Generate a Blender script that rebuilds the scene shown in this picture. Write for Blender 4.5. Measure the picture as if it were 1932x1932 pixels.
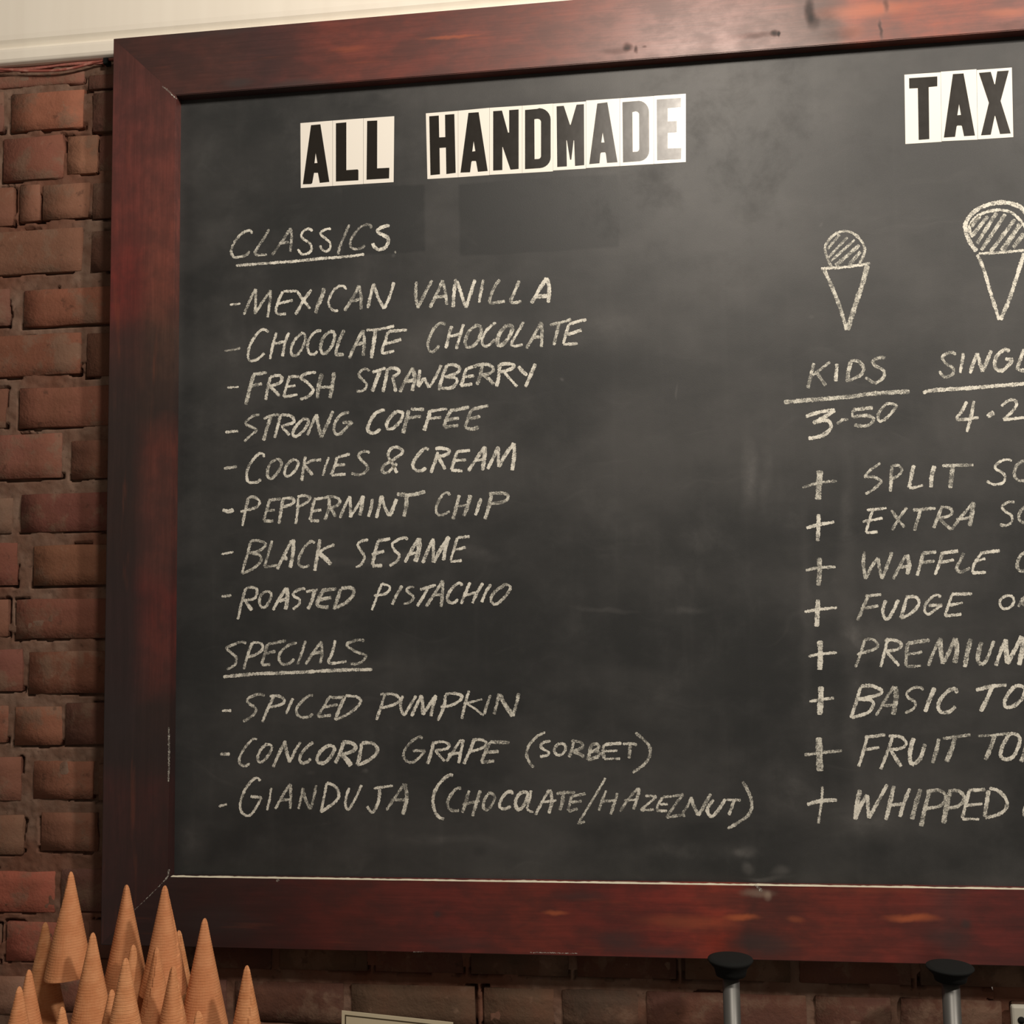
import bpy, bmesh, math, random
import numpy as np
from mathutils import Vector, Matrix
from mathutils.geometry import tessellate_polygon

S = bpy.context.scene
for o in list(bpy.data.objects):
    bpy.data.objects.remove(o)

# ------------------------------------------------------------------ camera
PITCH, YAW, ROLL, FPX = 0.08384318835, 0.12480034795, 0.01674261362, 2074.0697
CAM = Vector((0.6265292, -1.3796091, 0.3408045))
RM = (Matrix.Rotation(YAW, 3, 'Z') @ Matrix.Rotation(PITCH, 3, 'X') @ Matrix.Rotation(ROLL, 3, 'Y'))
RIGHT, FWD, UP = RM.col[0].copy(), RM.col[1].copy(), RM.col[2].copy()
cd = bpy.data.cameras.new('camera')
cam = bpy.data.objects.new('camera', cd)
S.collection.objects.link(cam)
cam.matrix_world = Matrix(((RIGHT.x, UP.x, -FWD.x, CAM.x), (RIGHT.y, UP.y, -FWD.y, CAM.y),
                           (RIGHT.z, UP.z, -FWD.z, CAM.z), (0, 0, 0, 1)))
cd.sensor_width = 36.0
cd.lens = FPX / 1932 * 36.0
cd.clip_start = 0.01
S.camera = cam

# ------------------------------------------------------------------ world, lights, exposure
w = bpy.data.worlds.new('room_air'); S.world = w
w.use_nodes = True
w.node_tree.nodes['Background'].inputs[0].default_value = (1.0, 0.84, 0.68, 1)
w.node_tree.nodes['Background'].inputs[1].default_value = 0.15

def lamp(loc, power, radius, col):
    l = bpy.data.lights.new('ceiling_lamp_light', 'POINT')
    l.energy = power; l.shadow_soft_size = radius; l.color = col
    o = bpy.data.objects.new('ceiling_lamp_light', l)
    S.collection.objects.link(o); o.location = loc
    return o
lamp((0.78, -1.00, 1.405), 46.0, 0.085, (1.0, 0.89, 0.77))
lamp((2.20, -1.50, 1.78), 135.0, 0.085, (1.0, 0.89, 0.77))
S.view_settings.view_transform = 'Standard'
S.view_settings.look = 'None'
S.view_settings.gamma = 1.0
S.view_settings.exposure = 0.0
S.view_settings.use_curve_mapping = False

# ------------------------------------------------------------------ helpers
rnd = random.Random(7)
RAILT = 0.019          # rail thickness, rail faces at y = 0
PANY = 0.0165          # face of the writing surface
WALLY = 0.042          # nominal brick face plane

def at(px, py, y):
    """photo pixel -> point on the plane y = const"""
    d = FWD * FPX + RIGHT * (px - 966) + UP * (966 - py)
    t = (y - CAM.y) / d.y
    return CAM + d * t

def at_z(px, py, z):
    d = FWD * FPX + RIGHT * (px - 966) + UP * (966 - py)
    return CAM + d * ((z - CAM.z) / d.z)

def lin(c):
    return tuple((v / 255 / 12.92) if v / 255 <= .04045 else ((v / 255 + .055) / 1.055) ** 2.4 for v in c)

def tag(o, label=None, cat=None, group=None, kind=None):
    if label: o['label'] = label
    if cat: o['category'] = cat
    if group: o['group'] = group
    if kind: o['kind'] = kind
    return o

def link(name, me, mat=None, parent=None, loc=None):
    o = bpy.data.objects.new(name, me)
    S.collection.objects.link(o)
    if mat is not None and me is not None and not me.materials:
        me.materials.append(mat)
    if parent: o.parent = parent
    if loc is not None: o.location = loc
    return o

def empty(name, loc, *a, **k):
    o = bpy.data.objects.new(name, None)
    o.empty_display_size = .02
    S.collection.objects.link(o); o.location = loc
    return tag(o, *a, **k)

def mesh(name, verts, faces, smooth=False):
    me = bpy.data.meshes.new(name)
    me.from_pydata([tuple(v) for v in verts], [], faces)
    if smooth:
        me.polygons.foreach_set('use_smooth', [True] * len(me.polygons))
    me.update()
    return me

def bm_mesh(name, bm, smooth=False):
    bmesh.ops.recalc_face_normals(bm, faces=bm.faces)
    me = bpy.data.meshes.new(name)
    bm.to_mesh(me); bm.free()
    if smooth:
        me.polygons.foreach_set('use_smooth', [True] * len(me.polygons))
    return me

def box_bm(x0, x1, y0, y1, z0, z1, bev=0.0, seg=2):
    bm = bmesh.new()
    bmesh.ops.create_cube(bm, size=1)
    for v in bm.verts:
        v.co = Vector(((x0 + x1) / 2 + v.co.x * (x1 - x0), (y0 + y1) / 2 + v.co.y * (y1 - y0), (z0 + z1) / 2 + v.co.z * (z1 - z0)))
    if bev:
        bmesh.ops.bevel(bm, geom=bm.edges[:], offset=bev, segments=seg, affect='EDGES', profile=.5)
    return bm

def lathe(name, prof, n=32, smooth=True, cap=True):
    vs, fs = [], []
    for r, z in prof:
        for i in range(n):
            a = 2 * math.pi * i / n
            vs.append((r * math.cos(a), r * math.sin(a), z))
    for k in range(len(prof) - 1):
        for i in range(n):
            j = (i + 1) % n
            fs.append((k * n + i, k * n + j, (k + 1) * n + j, (k + 1) * n + i))
    if cap:
        fs.append(tuple(range(n))[::-1]); fs.append(tuple((len(prof) - 1) * n + i for i in range(n)))
    return mesh(name, vs, fs, smooth)

def vnoise(x, z, scale, seed=0):
    """value noise in [0,1], numpy arrays"""
    x = np.asarray(x) * scale + seed * 17.31; z = np.asarray(z) * scale + seed * 9.17
    xi = np.floor(x).astype(np.int64); zi = np.floor(z).astype(np.int64)
    fx = x - xi; fz = z - zi
    fx = fx * fx * (3 - 2 * fx); fz = fz * fz * (3 - 2 * fz)
    def h(a, b):
        n = (a * 374761393 + b * 668265263 + seed * 974711) & 0xffffffff
        n = ((n ^ (n >> 13)) * 1274126177) & 0xffffffff
        return ((n ^ (n >> 16)) & 0xffff) / 65535.0
    return (h(xi, zi) * (1 - fx) + h(xi + 1, zi) * fx) * (1 - fz) + (h(xi, zi + 1) * (1 - fx) + h(xi + 1, zi + 1) * fx) * fz

# ------------------------------------------------------------------ materials
class NT:
    def __init__(s, name):
        s.m = bpy.data.materials.new(name); s.m.use_nodes = True
        s.t = s.m.node_tree; s.b = s.t.nodes['Principled BSDF']
    def n(s, typ, **k):
        nd = s.t.nodes.new(typ)
        for a, v in k.items(): setattr(nd, a, v)
        return nd
    def put(s, sock, v):
        if isinstance(v, bpy.types.NodeSocket): s.t.links.new(v, sock)
        else: sock.default_value = v
    def math(s, op, a, b=0.0, c=None, clamp=False):
        nd = s.n('ShaderNodeMath', operation=op, use_clamp=clamp)
        s.put(nd.inputs[0], a); s.put(nd.inputs[1], b)
        if c is not None: s.put(nd.inputs[2], c)
        return nd.outputs[0]
    def vmath(s, op, a, b=(0, 0, 0)):
        nd = s.n('ShaderNodeVectorMath', operation=op)
        s.put(nd.inputs[0], a); s.put(nd.inputs[1], b)
        return nd.outputs['Value'] if op == 'LENGTH' else nd.outputs[0]
    def obj(s): return s.n('ShaderNodeTexCoord').outputs['Object']
    def noise(s, vec, scale, detail=4, rough=.55, col=False):
        nd = s.n('ShaderNodeTexNoise')
        s.put(nd.inputs['Vector'], vec); nd.inputs['Scale'].default_value = scale
        nd.inputs['Detail'].default_value = detail; nd.inputs['Roughness'].default_value = rough
        return nd.outputs['Color' if col else 'Fac']
    def rng(s, v, a, b, c=0.0, d=1.0, smooth=False):
        nd = s.n('ShaderNodeMapRange', interpolation_type='SMOOTHSTEP' if smooth else 'LINEAR')
        s.put(nd.inputs[0], v)
        for i, q in enumerate((a, b, c, d)): s.put(nd.inputs[i + 1], q)
        return nd.outputs[0]
    def ramp(s, fac, stops):
        nd = s.n('ShaderNodeValToRGB'); cr = nd.color_ramp
        s.put(nd.inputs[0], fac)
        stops = sorted(stops)
        cr.elements[0].position = stops[0][0]; cr.elements[0].color = (*stops[0][1], 1)
        cr.elements[1].position = stops[-1][0]; cr.elements[1].color = (*stops[-1][1], 1)
        for p, c in stops[1:-1]:
            e = cr.elements.new(p); e.color = (*c, 1)
        return nd.outputs[0]
    def mix(s, f, a, b, mode='MIX'):
        nd = s.n('ShaderNodeMix', data_type='RGBA', blend_type=mode)
        s.put(nd.inputs[0], f)
        for i, q in ((6, a), (7, b)):
            if isinstance(q, tuple) and len(q) == 3: q = (*q, 1)
            s.put(nd.inputs[i], q)
        return nd.outputs[2]
    def bump(s, h, strength=.3, dist=.001):
        nd = s.n('ShaderNodeBump'); s.put(nd.inputs['Height'], h)
        nd.inputs['Strength'].default_value = strength; nd.inputs['Distance'].default_value = dist
        s.put(s.b.inputs['Normal'], nd.outputs[0])
    def base(s, c):
        if isinstance(c, tuple) and len(c) == 3: c = (*c, 1)
        s.put(s.b.inputs['Base Color'], c)
    def rough(s, r): s.put(s.b.inputs['Roughness'], r)
    def spec(s, r): s.b.inputs['Specular IOR Level'].default_value = r
    def blobs(s, vec, lst, ang=0.0):
        """sum of soft ellipses (x, z, rx, rz, weight) in object space"""
        tot = None
        for x, z, rx, rz, wt in lst:
            a = s.vmath('SUBTRACT', vec, (x, 0, z))
            a = s.vmath('MULTIPLY', a, (1 / rx, 0, 1 / rz))
            l = s.vmath('LENGTH', a)
            v = s.rng(l, 1.0, 0.15, 0.0, wt, True)
            tot = v if tot is None else s.math('ADD', tot, v)
        return tot

def pxb(lst, y=PANY):
    r = []
    for px, py, rx, ry, wt in lst:
        p = at(px, py, y); r.append((p.x, p.z, rx / 1440, ry / 1440, wt))
    return r

def warp(m, vec, scale, amt):
    n = m.noise(vec, scale, 3, .6, True)
    n = m.vmath('SUBTRACT', n, (.5, .5, .5))
    n = m.vmath('MULTIPLY', n, (amt, amt, amt))
    return m.vmath('ADD', vec, n)

def stretch(m, vec, sc):
    return m.vmath('MULTIPLY', vec, sc)

# --- chalkboard surface
m = NT('chalkboard_surface'); v = m.obj()
wv = warp(m, v, 9, .05)
haze = m.rng(m.noise(stretch(m, v, (2.2, 1, 3.2)), 1.6, 5, .6), .35, .7, 0, 1, True)
fine = m.rng(m.noise(warp(m, v, 4, .08), 18, 6, .65), .45, .85, 0, 1, True)
streak = m.rng(m.noise(stretch(m, warp(m, v, 3, .3), (3, 1, 26)), 2.2, 4, .6), .55, .8, 0, 1, True)
streakv = m.rng(m.noise(stretch(m, v, (40, 1, 3)), 1.6, 3, .5), .5, .8, 0, 1, True)
light = m.blobs(wv, pxb([
    (1408, 900, 22, 110, .9), (1440, 900, 14, 90, .35), (1520, 1150, 16, 260, .5), (1600, 1150, 24, 520, .5),
    (1630, 1215, 120, 40, .55), (1640, 1320, 70, 60, .5), (1620, 1560, 110, 50, .7), (1500, 1500, 90, 60, .45),
    (900, 1050, 60, 22, .6), (700, 1055, 170, 14, .55), (1320, 1020, 60, 30, .45), (1145, 1148, 70, 8, .7), (1300, 1150, 60, 10, .4),
    (1160, 620, 130, 60, .5), (850, 640, 200, 50, .3), (1300, 1600, 160, 22, .35), (860, 1590, 130, 14, .5),
    (1395, 1600, 28, 12, 1.0), (1402, 1630, 16, 18, 1.4), (1468, 1640, 22, 12, 1.5), (1440, 1652, 60, 6, .9),
    (360, 1590, 46, 70, .5), (700, 1250, 70, 14, .3), (1200, 1290, 190, 40, .4), (730, 1400, 200, 90, .12),
    (1500, 1010, 26, 90, .3), (600, 300, 260, 120, .25), (420, 800, 60, 320, .22), (1000, 150, 500, 50, .3),
    (583, 1460, 14, 6, .5), (690, 1461, 10, 4, .9), (1062, 722, 5, 5, 1.), (1282, 745, 4, 22, .9), (1547, 421, 5, 5, .8),
    (1532, 592, 5, 6, .6), (745, 476, 5, 5, 1.)]))
dark = m.blobs(warp(m, v, 6, .01), pxb([
    (725, 400, 95, 75, 1.), (1020, 410, 180, 80, 1.), (905, 1605, 20, 14, 1.), (1570, 1450, 40, 130, .8),
    (1185, 1300, 30, 400, .4), (1045, 690, 200, 30, .2), (355, 700, 24, 560, .7), (1200, 1560, 500, 40, .5), (1880, 850, 60, 120, .4)]))
# squarish darker patches where older letters were peeled off
def rectmask(m, v, x0, y0, x1, y1):
    a = at(x0, y0, PANY); b = at(x1, y1, PANY)
    s_ = m.n('ShaderNodeSeparateXYZ'); m.put(s_.inputs[0], v)
    fx = m.math('MULTIPLY', m.rng(s_.outputs[0], a.x - .002, a.x + .002), m.rng(s_.outputs[0], b.x + .002, b.x - .002))
    fz = m.math('MULTIPLY', m.rng(s_.outputs[2], a.z + .002, a.z - .002), m.rng(s_.outputs[2], b.z - .002, b.z + .002))
    return m.math('MULTIPLY', fx, fz)
patch = m.math('MAXIMUM', rectmask(m, v, 648, 358, 802, 474), rectmask(m, v, 866, 348, 1168, 466))
hz = m.math('ADD', m.math('MULTIPLY', haze, .34), m.math('MULTIPLY', fine, .10))
hz = m.math('ADD', hz, m.math('MULTIPLY', streak, .10))
hz = m.math('ADD', hz, m.math('MULTIPLY', streakv, .05))
hz = m.math('ADD', hz, m.math('MULTIPLY', light, m.math('ADD', m.math('MULTIPLY', fine, .60), .26)))
hz = m.math('SUBTRACT', hz, m.math('MULTIPLY', dark, .12))
hz = m.math('SUBTRACT', hz, m.math('MULTIPLY', patch, .16), clamp=True)
m.base(m.mix(hz, (.0195, .0215, .0225), (.112, .110, .108)))
m.rough(m.math('ADD', .50, m.math('MULTIPLY', fine, .12)))
m.spec(.5)
m.bump(m.noise(v, 900, 3, .6), .12, .0006)
MBOARD = m.m

# --- stained wood, colour along the length read as stain
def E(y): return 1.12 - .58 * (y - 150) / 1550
def wood(name, axis, stops_px, fixed, inner=None, extra_d=(), extra_o=(), extra_w=()):
    m = NT(name); v = m.obj()
    sep = m.n('ShaderNodeSeparateXYZ'); 
    wv = warp(m, v, 7, .10); m.put(sep.inputs[0], wv)
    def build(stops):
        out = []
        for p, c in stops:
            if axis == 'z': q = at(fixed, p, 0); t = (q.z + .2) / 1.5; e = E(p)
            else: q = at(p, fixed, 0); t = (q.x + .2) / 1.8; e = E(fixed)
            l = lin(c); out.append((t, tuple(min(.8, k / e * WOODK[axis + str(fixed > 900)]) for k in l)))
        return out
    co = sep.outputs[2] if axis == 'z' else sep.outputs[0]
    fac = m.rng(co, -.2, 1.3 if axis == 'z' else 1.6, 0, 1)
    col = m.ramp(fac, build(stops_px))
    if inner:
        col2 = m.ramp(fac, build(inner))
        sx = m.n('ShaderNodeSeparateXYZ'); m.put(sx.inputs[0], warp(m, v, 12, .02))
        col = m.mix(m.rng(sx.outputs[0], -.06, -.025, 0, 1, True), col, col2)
    g = (30, 30, 1.2) if axis == 'z' else (1.2, 30, 30)
    gv = stretch(m, warp(m, v, 5, .012), g)
    gr = m.noise(gv, 5, 6, .6)
    gr2 = m.noise(stretch(m, v, tuple(k * 3 for k in g)), 6, 3, .5)
    grain = m.math('ADD', m.rng(gr, .25, .75, .80, 1.18), m.rng(gr2, .3, .7, -.08, .08))
    col = m.mix(1.0, col, m.n_comb(grain) if hasattr(m, 'n_comb') else _comb(m, grain), 'MULTIPLY')
    mott = m.rng(m.noise(stretch(m, v, (6, 6, 4.5) if axis == 'z' else (4, 6, 8)), 4.3, 6, .62), .38, .66, 0, 1, True)
    col = m.mix(m.math('MULTIPLY', m.math('SUBTRACT', 1.0, mott), .45), col, (.018, .011, .011))
    org = m.rng(m.noise(stretch(m, v, (14, 9, 1.6) if axis == 'z' else (1.6, 9, 20)), 3.9, 4, .5), .60, .72, 0, 1, True)
    col = m.mix(m.math('MULTIPLY', org, .13), col, (.34, .085, .035))
    if extra_o:
        col = m.mix(m.math('MULTIPLY', m.blobs(warp(m, v, 30, .01), pxb(extra_o, 0)), 1.0, clamp=True), col, (.42, .105, .04))
    kn = 0.0
    if extra_d:
        kn = m.math('MULTIPLY', m.blobs(warp(m, v, 40, .008), pxb(extra_d, 0)), 1.0, clamp=True)
        col = m.mix(kn, col, (.020, .014, .014))
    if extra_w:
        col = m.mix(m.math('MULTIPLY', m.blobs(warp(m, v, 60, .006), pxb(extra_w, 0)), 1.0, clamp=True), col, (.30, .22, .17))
    m.base(col)
    m.rough(m.math('ADD', m.rng(mott, 0, 1, .45, .38), m.math('MULTIPLY', kn, .35))); m.spec(.66)
    m.bump(gr2, .05, .0006)
    return m.m
def _comb(m, s_):
    c = m.n('ShaderNodeCombineColor')
    for i in range(3): m.put(c.inputs[i], s_)
    return c.outputs[0]
WOODK = {'zFalse': 1.0, 'zTrue': 1.0, 'xFalse': .86, 'xTrue': .72}
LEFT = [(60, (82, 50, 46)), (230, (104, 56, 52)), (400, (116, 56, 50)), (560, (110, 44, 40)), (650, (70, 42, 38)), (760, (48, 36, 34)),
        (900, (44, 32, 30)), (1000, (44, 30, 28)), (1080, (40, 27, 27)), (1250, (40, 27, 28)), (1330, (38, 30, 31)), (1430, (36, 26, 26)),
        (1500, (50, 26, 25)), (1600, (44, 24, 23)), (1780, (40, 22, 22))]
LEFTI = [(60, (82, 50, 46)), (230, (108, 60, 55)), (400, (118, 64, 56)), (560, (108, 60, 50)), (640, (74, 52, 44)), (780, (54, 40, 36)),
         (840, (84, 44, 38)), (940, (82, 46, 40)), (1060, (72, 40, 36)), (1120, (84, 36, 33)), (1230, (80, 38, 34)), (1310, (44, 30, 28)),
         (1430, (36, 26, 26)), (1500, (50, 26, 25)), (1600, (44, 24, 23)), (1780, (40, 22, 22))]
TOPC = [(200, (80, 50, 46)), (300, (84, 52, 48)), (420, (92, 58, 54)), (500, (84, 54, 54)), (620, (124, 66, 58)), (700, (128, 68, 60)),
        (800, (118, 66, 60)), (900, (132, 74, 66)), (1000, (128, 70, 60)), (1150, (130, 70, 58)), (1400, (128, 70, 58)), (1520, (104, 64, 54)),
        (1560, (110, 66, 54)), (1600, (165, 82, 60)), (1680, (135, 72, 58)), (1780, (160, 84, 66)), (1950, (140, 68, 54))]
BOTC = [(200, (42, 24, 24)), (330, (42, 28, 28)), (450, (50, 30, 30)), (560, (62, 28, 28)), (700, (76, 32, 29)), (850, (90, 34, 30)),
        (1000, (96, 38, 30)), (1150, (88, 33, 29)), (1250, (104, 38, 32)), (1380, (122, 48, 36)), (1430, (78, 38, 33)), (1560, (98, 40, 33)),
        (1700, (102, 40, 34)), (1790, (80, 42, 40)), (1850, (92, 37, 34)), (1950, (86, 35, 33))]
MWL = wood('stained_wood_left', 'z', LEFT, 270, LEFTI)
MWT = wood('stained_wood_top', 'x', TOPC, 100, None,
           [(1184, 88, 13, 12, .75), (1200, 94, 5, 12, .7), (1462, 62, 12, 9, .8), (1470, 64, 4, 8, .9), (1527, 18, 14, 40, .8), (1535, 42, 16, 22, .5), (1560, 30, 40, 30, .3),
            (1661, 55, 5, 28, .75), (1672, 10, 8, 22, .6), (1215, 88, 6, 4, .4), (560, 160, 90, 16, .6), (390, 60, 150, 16, .4),
            (1165, 95, 45, 10, .3), (1430, 66, 50, 9, .3), (1590, 62, 60, 22, .35), (1900, 50, 80, 18, .4), (450, 155, 40, 14, .6)],
           [(850, 70, 75, 5, .45), (660, 92, 50, 9, .2), (1640, 18, 130, 22, .6), (1610, 60, 30, 20, .3), (1900, 22, 60, 14, .5)])
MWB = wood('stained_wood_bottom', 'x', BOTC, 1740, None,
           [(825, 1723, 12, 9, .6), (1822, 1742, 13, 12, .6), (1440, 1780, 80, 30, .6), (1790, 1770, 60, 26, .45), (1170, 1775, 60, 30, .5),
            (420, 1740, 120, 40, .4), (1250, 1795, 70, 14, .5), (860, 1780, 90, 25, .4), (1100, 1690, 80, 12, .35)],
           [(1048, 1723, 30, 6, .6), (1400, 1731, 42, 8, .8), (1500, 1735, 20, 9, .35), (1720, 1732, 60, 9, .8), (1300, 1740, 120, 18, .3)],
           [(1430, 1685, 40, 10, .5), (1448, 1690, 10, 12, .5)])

# --- chalk
def chalk(name, cov, tint):
    m = NT(name); v = m.obj()
    n1 = m.noise(v, 620, 3, .75); n2 = m.noise(v, 150, 2, .5)
    a = m.math('ADD', m.math('MULTIPLY', n1, .62), m.math('MULTIPLY', n2, .38))
    al = m.rng(a, .5 - cov, .5 - cov + .13, .12, 1.0)
    m.base(m.mix(m.noise(v, 60, 2), tuple(k * .92 for k in tint), tuple(min(1, k * 1.08) for k in tint)))
    m.rough(.95); m.spec(.1)
    m.put(m.b.inputs['Alpha'], al)
    return m.m
CH = [chalk('chalk_full', .10, (.80, .785, .70)), chalk('chalk_medium', .065, (.72, .71, .63)), chalk('chalk_thin', .03, (.60, .59, .53))]

# --- sticker
m = NT('sticker_white_vinyl'); m.base((.86, .835, .77)); m.rough(.35); MSTK = m.m
m = NT('sticker_black_vinyl'); v = m.obj(); m.base(lin((34, 31, 27)))
m.rough(m.rng(m.noise(v, 60, 3), .3, .7, .27, .31)); m.spec(.42)
m.bump(m.noise(v, 45, 2), .10, .001); MBLK = m.m

# --- bricks (colour from the object)
m = NT('old_brick'); v = m.obj()
oi = m.n('ShaderNodeObjectInfo')
off = m.math('MULTIPLY', oi.outputs['Random'], 37.0)
cv = m.n('ShaderNodeCombineXYZ')
for i in range(3): m.put(cv.inputs[i], off)
vv = m.vmath('ADD', v, cv.outputs[0])
n1 = m.noise(vv, 14, 5, .6); n2 = m.noise(vv, 55, 4, .65); n3 = m.noise(vv, 6, 2)
c = m.mix(m.rng(n1, .35, .7, 0, .55, True), oi.outputs['Color'], (.165, .072, .044))
wp = warp(m, v, 30, .03)
c = m.mix(m.rng(m.noise(m.vmath('ADD', wp, cv.outputs[0]), 20, 4, .6), .50, .66, 0, .75, True), c, (.185, .115, .080))
c = m.mix(m.rng(n2, .62, .78, 0, .55, True), c, (.27, .17, .12))
c = m.mix(m.rng(n2, .40, .28, 0, .5, True), c, (.05, .028, .02))
m.base(c); m.rough(.9); m.spec(.2)
m.bump(m.math('ADD', m.math('MULTIPLY', n1, 3.0), m.noise(vv, 170, 4, .65)), .6, .0018)
MBRK = m.m
m = NT('old_mortar'); v = m.obj()
n1 = m.noise(v, 22, 5, .6); n2 = m.noise(v, 120, 4, .65); n3 = m.noise(v, 5, 2)
c = m.mix(m.rng(n1, .35, .7, 0, 1, True), (.150, .082, .057), (.215, .142, .106))
c = m.mix(m.rng(n3, .48, .62, 0, .6, True), c, (.15, .055, .033))
c = m.mix(m.rng(n2, .40, .28, 0, .5, True), c, (.05, .03, .022))
m.base(c); m.rough(.95); m.spec(.15)
m.bump(m.math('ADD', n1, n2), .6, .0016); MMOR = m.m

# --- white paint, cone wafer, metals, card
m = NT('cream_paint'); v = m.obj()
st = m.rng(m.noise(stretch(m, v, (13, 1, .8)), 2.0, 2, .5), .3, .7, 0, 1, True)
m.base(m.mix(st, (.84, .795, .70), (.87, .83, .735))); m.rough(.55); m.bump(st, .15, .001); MWHT = m.m
m = NT('wafer'); v = m.obj()
oi = m.n('ShaderNodeObjectInfo')
n1 = m.noise(v, 48, 4, .6); sp = m.n('ShaderNodeSeparateXYZ'); m.put(sp.inputs[0], v)
ang = m.math('ARCTAN2', sp.outputs[1], sp.outputs[0])
rings = m.math('SINE', m.math('MULTIPLY', sp.outputs[2], 3900.0))
spir = m.math('SINE', m.math('ADD', m.math('MULTIPLY', ang, 14.0), m.math('MULTIPLY', sp.outputs[2], 260.0)))
spir2 = m.math('SINE', m.math('SUBTRACT', m.math('MULTIPLY', ang, 14.0), m.math('MULTIPLY', sp.outputs[2], 260.0)))
h = m.math('ADD', m.math('MULTIPLY', rings, .20), m.math('MULTIPLY', m.noise(v, 420, 3, .6), .9))
c = m.mix(m.rng(n1, .38, .62, 0, 1, True), (.56, .24, .10), (.70, .35, .165))
c = m.mix(m.rng(oi.outputs['Random'], 0, 1, 0, .55), c, (.58, .23, .105))
c = m.mix(m.math('MULTIPLY', m.rng(h, .35, .05, 0, 1), .30), c, (.42, .17, .08))
c = m.mix(m.rng(m.noise(v, 240, 3, .6), .66, .76, 0, .5), c, (.18, .07, .03))
m.base(c); m.rough(.75); m.spec(.25); m.bump(h, .45, .0007); MWAF = m.m
m = NT('brushed_steel'); m.base((.13, .13, .125)); m.b.inputs['Metallic'].default_value = .55
m.rough(.42); MSTL = m.m
m = NT('black_rubber'); v = m.obj(); m.base((.010, .011, .011)); m.rough(.95); m.spec(.2); m.bump(m.noise(v, 300, 2), .1, .0005); MRUB = m.m
m = NT('cream_card'); v = m.obj(); m.base(m.mix(m.noise(v, 30, 3), (.50, .44, .31), (.58, .52, .37))); m.rough(.8); MCRD = m.m
m = NT('dark_ink'); m.base((.05, .035, .015)); m.rough(.7); MINK = m.m
m = NT('plate_white'); m.base((.50, .49, .42)); m.rough(.5); MPLT = m.m
m = NT('plain_wood'); v = m.obj(); m.base(m.mix(m.noise(stretch(m, v, (2, 20, 20)), 4, 4), (.16, .08, .04), (.27, .15, .08))); m.rough(.5); MPWD = m.m
m = NT('dark_counter'); v = m.obj(); m.base(m.mix(m.noise(v, 40, 4), (.03, .028, .026), (.06, .055, .05))); m.rough(.4); MCTR = m.m
m = NT('red_cable'); v = m.obj(); m.base(m.mix(m.rng(m.noise(v, 60, 3), .5, .65, 0, 1), (.30, .085, .065), (.42, .20, .16))); m.rough(.55); MCAB = m.m
m = NT('chalk_powder'); v = m.obj(); m.base(m.mix(m.noise(v, 150, 3), (.62, .58, .44), (.80, .77, .62))); m.rough(.95); m.spec(.1)
m.bump(m.noise(v, 700, 3), .5, .0008); MPOW = m.m
m = NT('floor_tile'); v = m.obj(); m.base(m.mix(m.noise(v, 6, 4), (.10, .07, .05), (.14, .10, .07))); m.rough(.6); MFLR = m.m
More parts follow.
